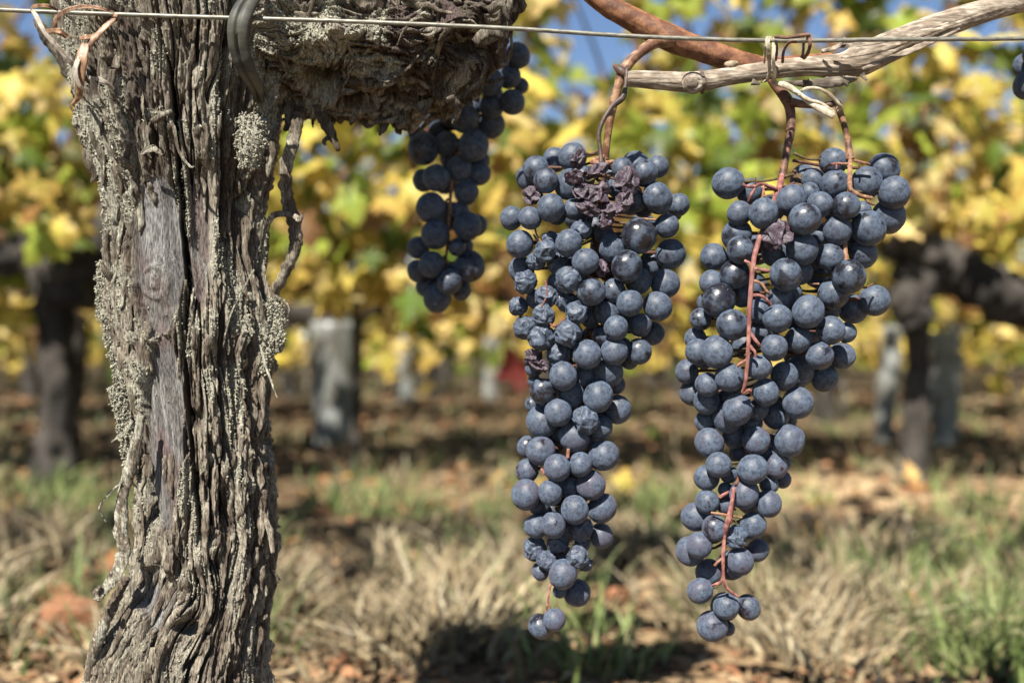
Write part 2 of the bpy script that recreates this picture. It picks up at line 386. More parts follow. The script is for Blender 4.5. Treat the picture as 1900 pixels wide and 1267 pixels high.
# rows farther back: each vine a thing, its leaves joined
ORD = 'first second third fourth fifth sixth seventh eighth ninth tenth eleventh twelfth thirteenth fourteenth fifteenth sixteenth seventeenth eighteenth nineteenth'.split()
rown = {3.75: 'third', 5.4: 'fourth', 7.1: 'fifth', 9.0: 'sixth'}
for ri, (ry, sp, nl, coarse) in enumerate([(3.75, .9, 420, True), (5.4, .72, 320, True), (7.1, .72, 300, True), (9.0, .85, 300, True)]):
    half = int(ry*.62/sp)+1; r_ = np.random.default_rng(90+ri)
    for k in range(-half, half+1):
        x = k*sp+r_.normal(0, .07)+.2; lx = 'left' if x < 0 else 'right'
        lab = f'blurred yellow green vine, {ORD[k+half]} from the left in the {rown[ry]} row behind'
        t = empty('background_vine', (x, ry, 0), lab, 'grapevine', f'vines of the {rown[ry]} row')
        h = .44+r_.normal(0, .02)
        V, F = tube([(x+r_.normal(0, .03), ry, -.03), (x+r_.normal(0, .02), ry, h*.5), (x, ry, h)], [.05, .036, .05], 14, 9, .35, 60)
        link('trunk', mesh('trunk', V, F, M_bark, bgcol(V)), t, (-x, -ry, 0))
        for s in (-1, 1):
            V, F = tube([(x, ry, h-.02), (x+s*.2, ry, h+.03), (x+s*.42, ry, h+.03)], [.04, .032, .016], 10, 8, .3, 60)
            link('arm', mesh('arm', V, F, M_bark, bgcol(V)), t, (-x, -ry, 0))
        V, F = tube([(x+.1, ry+.04, -.03), (x+.1+r_.normal(0, .02), ry+.04, .7)], [.014, .013], 6, 8); link('stake', mesh('stake', V, F, M_stem, np.tile(np.array([.30, .26, .21])*r_.uniform(.3, 1.3), (len(V), 1))), t, (-x, -ry, 0))
        pts = canopy_pts(x-sp*.56, x+sp*.56, ry, .13, 1.42+.05*ri, nl+60, r_, .17)
        V, F, C = leaf_mass(pts, r_, .038, .07 if ri < 2 else .085, coarse)
        V = V-np.array([x, ry, 0])
        o = link('leaves', mesh('leaves', V, F, M_leafs, C), t); o['kind'] = 'stuff'
# distant vineyard and trees that close the view
def far_mass():
    r_ = np.random.default_rng(5); pts = []
    for ry in (11, 13, 15.5, 18.5, 22, 27, 34):
        n = int(200+ry*26)
        for _ in range(n): pts.append((r_.uniform(-ry*.7, ry*.7), ry+r_.normal(0, .15), r_.uniform(.05, 1.4)))
    V, F, C = leaf_mass(pts, r_, .12, .2, True)
    link('distant_vineyard', mesh('distant_vineyard', V, F, M_leafs, C), kind='stuff', label='yellow green mass of the vineyard rows far behind', cat='vineyard')
far_mass()
# white vine guards
def guard(x, y, r0, r1, h, lab, tilt=0., gap=0.):
    m_ = 28; n = 16; z = np.linspace(0, h, n)[:, None]; a = np.linspace(0, 2*np.pi, m_, endpoint=False)[None]
    f = z/h; r = r0*(1-f)+r1*f+.004*np.sin(2*a+f*5)+.003*fbm(np.cos(a)*2+x, np.sin(a)*2, f*4, 2)
    def shell(rr): return np.stack([rr*np.cos(a)+tilt*f, rr*np.sin(a), z+0*a], -1).reshape(-1, 3)
    F = gridfaces(n, m_, True); V = np.vstack([shell(r), shell(r-.0025)]); k = n*m_
    j = np.arange(m_); j2 = (j+1) % m_
    rim = np.stack([(n-1)*m_+j, (n-1)*m_+j2, k+(n-1)*m_+j2, k+(n-1)*m_+j], -1)
    me = mesh('vine_guard', V, [F, F[:, ::-1]+k, rim], M_guard)
    return link('vine_guard', me, None, (x, y, -.01), lab, 'vine guard', 'white tubes that protect young vines')
m, nt, bs = newmat('white_plastic_guard'); v = coords(nt)
nt.links.new(mixc(nt, ramp(nt, noise(nt, v, 14, 5), .38, .66), (.23, .24, .228), (.09, .085, .07)), bs.inputs['Base Color']); bs.inputs['Roughness'].default_value = .4
M_guard = m
def at(px, yb): d = H/((yb-633.5)/FPX); return (px-950)/FPX*d, d
guard(*[(618-950)/FPX*3.0, 3.0], .052, .069, .37, 'pale translucent tube round a young vine just right of the big trunk', .0)
guard((1638-950)/FPX*3.05, 3.05, .026, .030, .36, 'narrow white tube beside the right grape bunch, behind the dark vine', .03)
guard((1752-950)/FPX*2.9, 2.9, .034, .045, .34, 'white tube right of the dark vine at the right edge', .0)
for px, d, lab in ((752, 5.0, 'small far white tube right of the left bunch'), (912, 5.2, 'small far white tube between the left and middle bunches')):
    guard((px-950)/FPX*d, d, .04, .042, .34, lab)
# trellis wires of the second row
M_wire = mat_plain('galvanised_wire', (.11, .105, .085), (.23, .22, .18), 700, .5, (.3, 1, 1), .0001, .35)
V, F = tube([(-3, 2.1, .47), (0, 2.1, .465), (3, 2.1, .475)], [.0013]*3, 20, 6)
link('trellis_wire', mesh('trellis_wire', V, F, M_wire), None, (0, 0, 0), 'thin blurred wire along the second row of vines', 'wire')
# dull red curled leaf hanging between the left and the middle bunch
mb = MB()
V, Ft, Fq, C = leaf_geo(21, 1.1)
o = link('red_leaf', mesh('red_leaf', V, [Ft, Fq], M_leaf, C), None, tuple(P(962, 690, 1.9)), 'dull red curled leaf hanging low just left of the middle bunch', 'leaf')
o.matrix_world = Matrix.Translation(P(962, 690, 1.9))@Euler((math.radians(75), .2, 2.9)).to_matrix().to_4x4()@Matrix.Diagonal((.042, .065, .06, 1)); o.color = (.22, .045, .042, 1)
V, F = tube([P(958, 660, 1.9), P(950, 560, 1.95), P(930, 470, 2.1)], [.002, .002, .003], 12, 6)
link('red_leaf_shoot', mesh('red_leaf_shoot', V, F, M_cane, np.tile([.2, .08, .04], (len(V), 1))), None, (0, 0, 0), 'thin shoot carrying the dull red leaf', 'shoot')
# unseen leaves and canes above the frame, added to shade the ground behind
t = empty('shade_shoots', (0.3, .55, .9), 'unseen leafy shoots added high above the grapes to shade the ground', 'added vine shoots')
r_ = np.random.default_rng(77)
for px, py, pz in canopy_pts(-1.8, 2.3, .56, .90, 1.5, 300, r_, .11):
    o = bpy.data.objects.new('leaf', LM[r_.integers(5)]); COL.objects.link(o); o.parent = t; s = r_.uniform(.05, .085)
    o.matrix_local = Matrix.Translation((px-.3, py-.55, pz-.9))@leafrot(r_).to_4x4()@Matrix.Diagonal((s, s, s, 1)); o.color = (*leafcol(px, pz, r_), 1)
for k in range(7):
    cx = -1.2+k*.45; V, F = tube([(cx, .56, .62), (cx+.03, .56, 1.0), (cx-.03, .57, 1.4)], [.005, .004, .002], 12, 6)
    link('cane', mesh('cane', V, F, M_cane, np.tile([.25, .1, .04], (len(V), 1))), t, (-.3, -.55, -.9))

# ------------------------------------------------------------------ grass, litter, clods, fallen leaves
def blades(n, xr, yr, hmin, hmax, wd, dens, pal, seed, lean=.5, clump=True):
    r_ = np.random.default_rng(seed); xs, ys2 = [], []
    while len(xs) < n:
        x = r_.uniform(*xr, 4000); y = yr[0]+(yr[1]-yr[0])*r_.uniform(0, 1, 4000)**1.3; x = x*y/1.0
        g = fbm(x*5+seed, y*5, 2., 2); k = (g > dens) & ~((np.abs(x+.455) < .055) & (y < 1.06) & (y > .9)); xs += list(x[k]); ys2 += list(y[k])
    x = np.array(xs[:n]); y = np.array(ys2[:n])
    if clump:
        nc = n//34; cx, cy = x[:nc], y[:nc]; i = r_.integers(nc, size=n)
        x = cx[i]+r_.normal(0, .03, n); y = cy[i]+r_.normal(0, .03, n); dirx = x-cx[i]; diry = y-cy[i]
    else: dirx = r_.normal(0, .02, n); diry = r_.normal(0, .02, n)
    z = ground_z(x, y)-.003; h = r_.uniform(hmin, hmax, n)*r_.uniform(.5, 1, n)
    a = np.arctan2(diry, dirx)+r_.normal(0, .5, n); L = h*lean*r_.uniform(.2, 1.6, n); wv = wd*r_.uniform(.5, 1.2, n)
    k = 5; t = np.linspace(0, 1, k)[None, :]
    bend = t**1.7; cx_ = x[:, None]+np.cos(a)[:, None]*L[:, None]*bend+r_.normal(0, .003, (n, k))*t; cy_ = y[:, None]+np.sin(a)[:, None]*L[:, None]*bend
    droop = np.clip(L/h-.6, 0, 2)[:, None]; cz = z[:, None]+h[:, None]*(t-.45*droop*t**2.5)
    ph = r_.uniform(0, np.pi, n); wx = np.cos(ph)[:, None]*wv[:, None]*(1-t**2*.93); wy = np.sin(ph)[:, None]*wv[:, None]*(1-t**2*.93)
    V = np.stack([np.stack([cx_-wx, cy_-wy, cz], -1), np.stack([cx_+wx, cy_+wy, cz], -1)], 2).reshape(-1, 3)
    b = (np.arange(n)*k*2)[:, None]+(np.arange(k-1)*2)[None]; F = np.stack([b, b+1, b+3, b+2], -1).reshape(-1, 4)
    pal = np.array(pal); c = pal[r_.integers(len(pal), size=n)]*r_.uniform(.75, 1.15, (n, 1))
    if clump: c = c*(r_.uniform(.55, 1.25, nc)[i])[:, None]; C = np.repeat(c, k*2, 0)
    return V, F, C
dry = [(.44, .35, .21), (.50, .41, .25), (.34, .26, .15), (.26, .19, .11), (.56, .48, .32)]
grn = [(.17, .23, .07), (.22, .28, .09), (.12, .17, .05), (.34, .37, .15), (.26, .32, .12)]
V, F, C = blades(7200, (-.62, .62), (.95, 1.52), .03, .10, .0030, .10, dry, 11, 1.0)
link('dry_grass', mesh('dry_grass', V, F, M_grass, C), kind='stuff', label='straw coloured dry grass tufts on the soil', cat='grass')
V, F, C = blades(4200, (-.62, .62), (.93, 1.95), .03, .10, .0024, .06, grn, 12, .65)
link('green_grass', mesh('green_grass', V, F, M_grass, C), kind='stuff', label='green grass blades among the dry tufts', cat='grass')
V, F, C = blades(9000, (-.65, .65), (1.9, 9), .02, .09, .004, .04, grn[:3]+dry[:3]+dry[3:4], 13, .7)
link('weeds', mesh('weeds', V, F, M_grass, C), kind='stuff', label='low weeds and stubble between the rows behind', cat='weeds')
# long single blades
mb = MB()
for (x0, y0, x1, y1, d, wd) in ((872, 1115, 968, 1003, 1.12, .0035), (905, 1080, 930, 1030, 1.15, .003), (1085, 1240, 1190, 1160, 1.0, .006), (1065, 1215, 1150, 1200, .98, .006)):
    C_ = catmull([P(x0, y0, d), (P(x0, y0, d)+P(x1, y1, d))/2+np.array([0, 0, .004]), P(x1, y1, d+.02)], 8); n = len(C_)
    wv = np.linspace(1, .15, n)[:, None]*wd*np.array([[.75, 0, .6]]); V = np.stack([C_-wv, C_+wv], 1).reshape(-1, 3)
    b = np.arange(n-1)*2; mb.add(V, np.stack([b, b+1, b+3, b+2], -1), (.24, .36, .12))
link('broad_grass', mb.mesh('broad_grass', M_grass), kind='stuff', label='a few broad green grass blades below the middle bunch', cat='grass')
# litter crumbs
r_ = np.random.default_rng(31); n = 18000
y = .75+5*r_.uniform(0, 1, n)**1.6; x = r_.uniform(-.66, .66, n)*y; z = ground_z(x, y)
s = r_.uniform(.003, .013, n)*(1+.35*(y-1)); tri = r_.normal(size=(n, 4, 3))*s[:, None, None]*np.array([1, 1, .35]); V = tri+np.stack([x, y, z+.002], -1)[:, None]
pal = np.array([(.40, .27, .15), (.30, .17, .09), (.55, .42, .25), (.20, .12, .07), (.48, .24, .12), (.12, .08, .05)])
b = np.arange(n)*4; F = np.vstack([np.stack([b, b+1, b+2], -1), np.stack([b, b+2, b+3], -1), np.stack([b, b+3, b+1], -1), np.stack([b+1, b+3, b+2], -1)])
link('litter', mesh('litter', V, F, M_litter, np.repeat(pal[r_.integers(6, size=n)], 4, 0), smooth=False), kind='stuff', label='brown crumbs, bark bits and leaf litter on the soil', cat='litter')
# clods
def clod_mesh(seed, amp=.35):
    u = np.linspace(0, np.pi, 14)[:, None]; a = np.linspace(0, 2*np.pi, 20, endpoint=False)[None]
    D = np.stack([np.sin(u)*np.cos(a), np.sin(u)*np.sin(a), np.cos(u)+0*a], -1).reshape(-1, 3)
    q = np.clip(D*1.5, -1, 1); q = D*.55+q*.45
    r = 1+amp*fbm(D[:, 0]*1.6+seed*9, D[:, 1]*1.6, D[:, 2]*1.6, 4)
    return mesh('clod', q*r[:, None]*.9, gridfaces(14, 20, True), M_clod, smooth=True)
CM = [clod_mesh(s) for s in (1, 2, 3, 4)]
def clod(x, y, s, lab, k=0, rz=0., grp=None, sq=(1, 1, .8), col=None):
    o = link('clod', CM[k], None, (x, y, float(ground_z(np.array(x), np.array(y)))+s*.35), lab, 'clod', grp); o.rotation_euler = (.1, .15, rz)
    o.scale = (s*sq[0], s*sq[1], s*sq[2]); return o
def gp(px, py): d = H/((py-633.5)/FPX); return (px-950)/FPX*d, d
x, y = gp(118, 1185); clod(x, y+.015, .035, 'large reddish orange clod on the soil left of the big trunk', 0, .4, sq=(.95, .8, .85))
x, y = gp(95, 1120); clod(x, y+.02, .022, 'small dark red clod just behind the large orange one', 1, .2)
x, y = gp(45, 800); clod(x, y, .04, 'pale flat clod far left at the foot of the dark vine', 1, .2, sq=(1.3, 1, .4))
sp_ = 'small reddish clod lying between the grass tufts'
r_ = np.random.default_rng(8)
for k in range(26):
    px = r_.uniform(20, 1880); py = r_.uniform(830, 1230)
    x, y = gp(px, py); clod(x, y, r_.uniform(.006, .016), sp_, int(r_.integers(4)), r_.uniform(0, 6), 'small clods on the soil')
# fallen leaves
def fallen(px, py, s, col, lab, k=1, rot=(0, 0, 0), grp=None, lift=.2):
    x, y = gp(px, py); o = link('fallen_leaf', LM[k], None, (x, y, float(ground_z(np.array(x), np.array(y)))+s*lift+.006), lab, 'leaf', grp)
    o.rotation_euler = rot; o.scale = (s, s, s); o.color = (*col, 1)
fallen(1214, 822, .040, (.50, .62, .16), 'pale green leaf on the ground between the middle and right bunches, the farther one', 2, (.95, 0, .4), lift=.7)
fallen(1160, 925, .034, (.74, .62, .16), 'upright narrow yellow leaf right of the middle bunch', 3, (1.35, .4, .3), lift=.8)
fallen(1222, 925, .030, (.48, .60, .18), 'pale green leaf on the ground left of the right bunch, the nearer one', 2, (.8, 0, 1.2), lift=.5)
fallen(640, 1110, .034, (.50, .21, .09), 'curled orange brown leaf standing in the dry grass right of the trunk', 3, (1.2, .2, .4), lift=.6)
fallen(845, 1080, .024, (.45, .18, .08), 'small rust brown leaf in the grass left of the middle bunch', 3, (1.1, .5, 2.), lift=.5)
fallen(845, 900, .03, (.56, .30, .17), 'light reddish leaf on shaded soil left of the middle bunch', 1, (.7, .1, 2.5), lift=.3)
fallen(800, 870, .026, (.62, .50, .24), 'flat straw coloured leaf lying on the shaded soil', 2, (.4, .1, 1.5))
fallen(560, 840, .03, (.70, .48, .08), 'golden leaf on the ground right beside the big trunk', 2, (.6, .1, 1.5))
fallen(1700, 905, .036, (.75, .55, .22), 'bright yellow leaf standing on the sandy soil at the right', 3, (1.2, .1, .6), lift=.6)
fallen(1700, 1130, .022, (.48, .23, .10), 'crumpled orange brown leaf in the grass at the lower right', 3, (1., .3, .6), lift=.5)
fallen(215, 1060, .026, (.46, .22, .10), 'brown leaf lodged in dry grass left of the trunk', 3, (1., .3, .6), lift=.5)
for k in range(150):
    px = r_.uniform(0, 1900); py = 690+360*r_.beta(1.3, 1.6)
    c = [(.42, .22, .10), (.50, .34, .16), (.55, .36, .10), (.30, .16, .08)][r_.integers(4)]
    fallen(px, py, r_.uniform(.018, .034), c, 'dry brown vine leaf lying blurred on the soil between the rows', int(r_.integers(5)), (r_.normal(0, .5), r_.normal(0, .5), r_.uniform(0, 6)), 'dry leaves scattered on the soil', .25)
# ------------------------------------------------------------------ the big vine in front: trunk and arm
DT = .548
BARK = np.array([.160, .125, .090]); BARK2 = np.array([.37, .32, .245]); CREVICE = np.array([.085, .060, .050])
LICH = np.array([.50, .475, .375]); BARE = np.array([.16, .148, .140]); BARE2 = np.array([.30, .29, .275]); PURP = np.array([.17, .115, .105])
def lerp(a, b, t): t = np.asarray(t)[..., None]; return a*(1-t)+b*t
vine = empty('big_vine', ((350-950)/FPX*DT, DT, 0), 'big old grapevine with shaggy grey bark and a thick arm reaching right', 'grapevine')
vloc = np.array(vine.location)
ykey = [-130, -60, 0, 40, 90, 140, 200, 270, 330, 400, 480, 560, 620, 700, 780, 850, 930, 1000, 1060, 1100, 1150, 1200, 1267, 1350, 1500, 1700]
lkey = [150, 130, 118, 108, 122, 138, 146, 164, 188, 210, 206, 206, 214, 232, 244, 252, 252, 254, 250, 236, 205, 180, 168, 160, 140, 100]
rkey = [540, 560, 560, 560, 560, 545, 528, 518, 503, 488, 490, 508, 512, 500, 500, 504, 506, 508, 506, 504, 502, 500, 498, 500, 520, 560]
CR = [(300, 60), (318, 140), (330, 300), (341, 440), (353, 532), (343, 585), (338, 650), (345, 700), (352, 800), (362, 900), (372, 960), (370, 1010), (362, 1050)]
th = np.concatenate([np.linspace(-1.75, 1.75, 470), np.linspace(1.80, 2*np.pi-1.80, 60)])   # 0 faces the camera
yy = np.concatenate([np.linspace(-110, 1275, 960), np.linspace(1285, 1720, 60)])
TH, YP = np.meshgrid(th, yy)
ZP = H+(633.5-YP)/FPX*DT
Lk = np.interp(YP, ykey, lkey); Rk = np.interp(YP, ykey, rkey)
cx = ((Lk+Rk)/2-950)/FPX*DT; rx = (Rk-Lk)/2/FPX*DT*.965; ryy = rx*.86
# rounded square section, a shallow groove along the front
SX = np.sin(TH); CY = np.cos(TH)
s_ = TH*.042
def px_of(X, Y, Z): return 950+X/Y*FPX, 633.5-(Z-H)/Y*FPX
PXa, PYa = px_of(cx+rx*SX, DT-ryy*CY, ZP)
# fibre coordinates bent round the knots
su, zu = s_.copy(), ZP.copy()
warp = fbm(s_*22, ZP*11, 1.7, 3)*.0015; su = su+warp
KN = [((338, 1130), .016, .6), ((345, 1225), .018, .4), ((285, 520), .022, .6), ((400, 1010), .012, .6), ((455, 640), .012, .7)]
ring = np.zeros_like(su)
for (kx, ky), R, st in KN:
    dX = (PXa-kx)/FPX*DT; dZ = (PYa-ky)/FPX*DT
    q = st*np.exp(-(dX**2+dZ**2*.7)/R**2); su = su-dX*q*.8+dZ*q*.25; ring += q*np.sin(np.sqrt(dX**2+dZ**2*.8)*900+4*fbm(dX*60, dZ*60, 1, 2))*.0011*sstep(.15, .6, q)
# where the wood is bare (smooth, grey) and where the bark is on
bare = sstep(1, .55, np.sqrt(((PXa-292)/62)**2+((PYa-470)/190)**2))
bare = np.maximum(bare, .9*sstep(1, .6, np.sqrt(((PXa-300)/48)**2+((PYa-800)/220)**2)))
bare = np.maximum(bare, .85*sstep(1, .6, np.sqrt(((PXa-372)/24)**2+((PYa-430)/170)**2)))
bare = np.maximum(bare, .8*sstep(1, .6, np.sqrt(((PXa-290)/50)**2+((PYa-1110)/80)**2)))
bare = np.clip(bare+.35*fbm(su*70, ZP*22, 5, 2)*(bare > .02), 0, 1); bare = sstep(.3, .6, bare)
f1 = fbm(su*80, ZP*6.5, 2.2, 3); f2 = fbm(su*180, ZP*30, 7.1, 3); f3 = fbm(su*60+9, ZP*22, 12.1, 4)
t1 = terrace(f1+.16*pn(su*300, ZP*110), 3.2, .05); t2 = terrace(f2+.12*pn(su*500, ZP*260), 3, .08)
rd = 1-np.abs(fbm(su*150, ZP*13, 3.3, 2)); fur = sstep(.90, .985, rd)
rd2 = 1-np.abs(pn(su*70+40, ZP*6, 8.8)); fur2 = sstep(.93, .99, rd2)
fib = 1-np.abs(pn(su*620, ZP*38, 4)); fib2 = pn(su*1300, ZP*70, 6)
h = (1-bare)*(.0058*t1+.0032*t2+.0014*f3-.0055*fur-.008*fur2+.0017*(fib-.5)+.0008*fib2)
h += bare*(-.0028+.0005*pn(su*260, ZP*9, 9)+.00035*(fib-.5)*sstep(-.2, .3, f3)+.0012*fbm(su*30, ZP*16, 2, 2))
h += ring+.0016*fbm(su*14, ZP*12, 11, 2)*2
# the long crack
cxk = np.interp(PYa, [c_[1] for c_ in CR], [c_[0] for c_ in CR]); cw = np.interp(PYa, [40, 140, 300, 540, 700, 900, 1010, 1060], [0, 3.5, 5.5, 7.5, 4.5, 5.5, 4, 0])
cdist = np.abs(PXa-cxk-2.5*pn(PYa*.03, 0, 4))
crk = sstep(1.25, .75, cdist/np.maximum(cw, .3))*(np.abs(TH) < 1.5)*(cw > .6)
h = h-crk*.011+.0011*np.exp(-((PXa-cxk-11)/7)**2)*(cw > .6)
# small knot hole bump and lip below
kd = np.sqrt(((PXa-335)/26)**2+((PYa-1125)/30)**2); h += .005*sstep(1.1, .2, kd)-.006*sstep(.0, 1., (PYa-1150)/14)*sstep(1.3, .7, np.sqrt(((PXa-345)/24)**2+((PYa-1165)/16)**2))
kd = np.sqrt(((PXa-290)/40)**2+((PYa-520)/60)**2); h += .0035*sstep(1.2, .1, kd)
# lichen: granular crust on raised bark
lm = fbm(s_*48, ZP*30, 21, 3); lich = sstep(-.08, .22, lm+.45*np.clip(t1, -1, 1)*.6)*(1-.88*bare)*(1-fur)
lich = np.maximum(lich, sstep(1, .8, np.sqrt(((PXa-195)/60)**2+((PYa-300)/160)**2)))
lich *= (1-.55*sstep(900, 1050, PYa))
gr = fbm(s_*900, ZP*900, 1, 2); h += lich*(.0004+.0011*np.maximum(0, gr))
# narrow the silhouette noise where the top merges into the arm
X = cx+(rx+h-.001)*SX; Yw = DT-(ryy+h-.001)*CY
base = lerp(BARK, BARK2, sstep(-.3, .4, f2*.6+f1*.5)); base = lerp(base, CREVICE, np.clip(fur+fur2*.8+.55*sstep(.1, -.35, t1), 0, 1)*.8)  # furrows and low bark plates get a darker tone
bc = lerp(BARE, BARE2, sstep(-.1, .5, pn(su*300, ZP*12, 3)+.5*pn(su*900, ZP*30, 3))); bc = lerp(bc, PURP, .75*sstep(.12, .45, fbm(s_*40+3, ZP*18, 31, 3)))
col = lerp(base, bc, bare); col = lerp(col, PURP*.9, .35*(1-bare)*sstep(.25, .6, fbm(su*70, ZP*14, 61, 3)))
col = lerp(col, LICH*(.8+.35*sstep(-.2, .4, gr))[..., None], lich*.85); col = lerp(col, CREVICE*.4, crk)  # the long crack is coloured darkest
TV = np.stack([X, Yw, ZP], -1)
me = mesh('trunk', TV-vloc, gridfaces(len(yy), len(th), True), M_bark, col.reshape(-1, 3))
link('trunk', me, vine)
# arm
AP = [(345, 20, 90), (440, 62, 118), (560, 78, 126), (680, 80, 136), (780, 66, 138), (862, 18, 104), (905, -60, 78), (935, -150, 70)]
na, nl_ = 430, 640
C_ = catmull([P(a, b, .545) for a, b, _ in AP], nl_); Rr = np.interp(np.linspace(0, 1, nl_), np.linspace(0, 1, len(AP)), [r for *_, r in AP])/FPX*.545*.93
T, Nn, B = frames(C_); an = np.linspace(0, 2*np.pi, na, endpoint=False)
D = np.cos(an)[None, :, None]*Nn[:, None]+np.sin(an)[None, :, None]*B[:, None]
q = C_[:, None]+D*Rr[:, None, None]*np.array([1, .95, 1]); qx, qy, qz = q[..., 0], q[..., 1], q[..., 2]
dzn = (C_[:, 2][:, None]-qz)/Rr[:, None]; q[..., 1] += np.clip(dzn-.25, 0, 1)**1.0*Rr[:, None]*.85*(q[..., 1] < .56); qy = q[..., 1]
wx = fbm(qx*30, qy*30, qz*30, 2)*.009; wz = fbm(qx*30+7, qy*30, qz*30+3, 2)*.009
lump = fbm(qx*30, qy*30, qz*30+5, 3); L_ = np.linspace(0, 1, nl_)[:, None]*.30
u1 = (qx+wx*1.6)*45+(qz+wz)*30; u2 = (qz+wz*1.6)*260-(qx+wx)*70
g1 = fbm(u1*.5, u2*.28, qy*32, 3); g2 = fbm(u1*1.5, u2*.9, qy*90, 3); fb = 1-np.abs(pn(u1*5, u2*4.6, qy*120))
tt = terrace(g1, 3, .08); fu = sstep(.86, .97, 1-np.abs(g2))
PXr, PYr = px_of(qx, qy, qz)
ha = .0125*lump+.0080*tt+.0022*g2-.0035*fu+.0016*(fb-.5)
for (kx, ky, rr, dp) in ((592, 150, 36, .020), (540, 14, 32, .010), (700, 128, 20, .008), (858, 76, 28, .008), (660, 195, 40, .009), (300, 60, 20, .004)):
    ha -= dp*sstep(1.15, .45, np.sqrt(((PXr-kx)/rr)**2+((PYr-ky)/(rr*.8))**2))*(qy < .545)
for (kx, ky, rr, dp) in ((520, 190, 26, .006), (450, 180, 34, .007), (640, 60, 36, .006), (790, 120, 40, .006), (820, 175, 40, .006)):
    ha += dp*sstep(1.2, .2, np.sqrt(((PXr-kx)/rr)**2+((PYr-ky)/(rr*.8))**2))*(qy < .545)
la = sstep(-.12, .15, fbm(qx*55, qy*55, qz*55+9, 3)+.3*tt-.002*(PXr-600)); la *= sstep(900, 760, PXr)
ga = fbm(qx*800, qy*800, qz*800, 2); ha += la*(.0004+.0013*np.maximum(0, ga))
qA = q+D*ha[..., None]
base = lerp(BARK*.75, BARK2*.95, sstep(-.25, .45, g2+.4*(fb-.5))); base = lerp(base, CREVICE, np.clip(fu+.6*sstep(.0, -.4, tt), 0, 1)*.85)  # darker tone in the arm's furrows and low plates
base = lerp(base, PURP*.85, .75*sstep(.05, .35, fbm(qx*26, qy*26, qz*26+50, 3)))
cola = lerp(base, LICH*1.2*(.8+.35*sstep(-.2, .4, ga))[..., None], la*.85)
me = mesh('arm', qA-vloc, gridfaces(nl_, na, True), M_bark, cola.reshape(-1, 3)); link('arm', me, vine)

# shaggy strips of bark
def rough_strip(pts, wid, thick, seed, lichen=.5, m=10, step=.0011, jag=.35, dark=1.):
    pts = np.asarray(pts, float); Lt = np.linalg.norm(np.diff(pts, axis=0), axis=1).sum(); n = max(10, int(Lt/step))
    C = catmull(pts, n); T, Nn, B = frames(C)
    wd = np.interp(np.linspace(0, 1, n), np.linspace(0, 1, len(wid)), wid)/2
    a = np.linspace(0, 2*np.pi, m, endpoint=False); s = (np.arange(n)*Lt/n)[:, None]
    ca, sa = np.cos(a)[None], np.sin(a)[None]
    e = fbm(s*260+seed*7, np.sign(ca)*3+seed, 0, 3)
    W = wd[:, None]*(1+jag*e); U = ca*W; Q = sa*thick/2*np.minimum(1, wd[:, None]/.002+.2)
    curl = (ca**2)*wd[:, None]*.35*np.sin(seed+s*40)
    nz = fbm((C[:, 0, None]+U)*800, C[:, 2, None]*800, sa*2+seed, 2)*.0009*(.4+lichen)
    fibr = pn(U*900+seed, s*35, sa)*.0004
    V = C[:, None]+B[:, None]*U[..., None]+Nn[:, None]*(Q+curl+nz+fibr)[..., None]
    V = V.reshape(-1, 3); F = gridfaces(n, m, True)
    g = fbm(V[:, 0]*700, V[:, 1]*700, V[:, 2]*700, 2); g2 = fbm(V[:, 0]*200, V[:, 1]*200, V[:, 2]*60+seed, 2)
    c = lerp(BARK*dark, BARK2*dark, sstep(-.2, .4, g2)); lt = sstep(.35-lichen, .75-lichen, g2*.6+.5*g)[:, None]
    c = c*(1-lt)+LICH*dark*lt*(.8+.3*sstep(-.2, .4, g))[:, None]
    V = np.vstack([V, C[:1], C[-1:]]); c = np.vstack([c, c[:2]]); k = n*m; j = np.arange(m); j2 = (j+1) % m
    Ft = np.vstack([np.stack([np.full(m, k), j2, j], -1), np.stack([np.full(m, k+1), (n-1)*m+j, (n-1)*m+j2], -1)])
    return V, [F, Ft], c
def strip_obj(V, F, c, lab=None, mat=None):
    o = link('bark_strip', mesh('bark_strip', V-vloc, F, mat or M_bark, c), vine)
    if lab: o['label'] = lab
    return o
PXM = .545/FPX
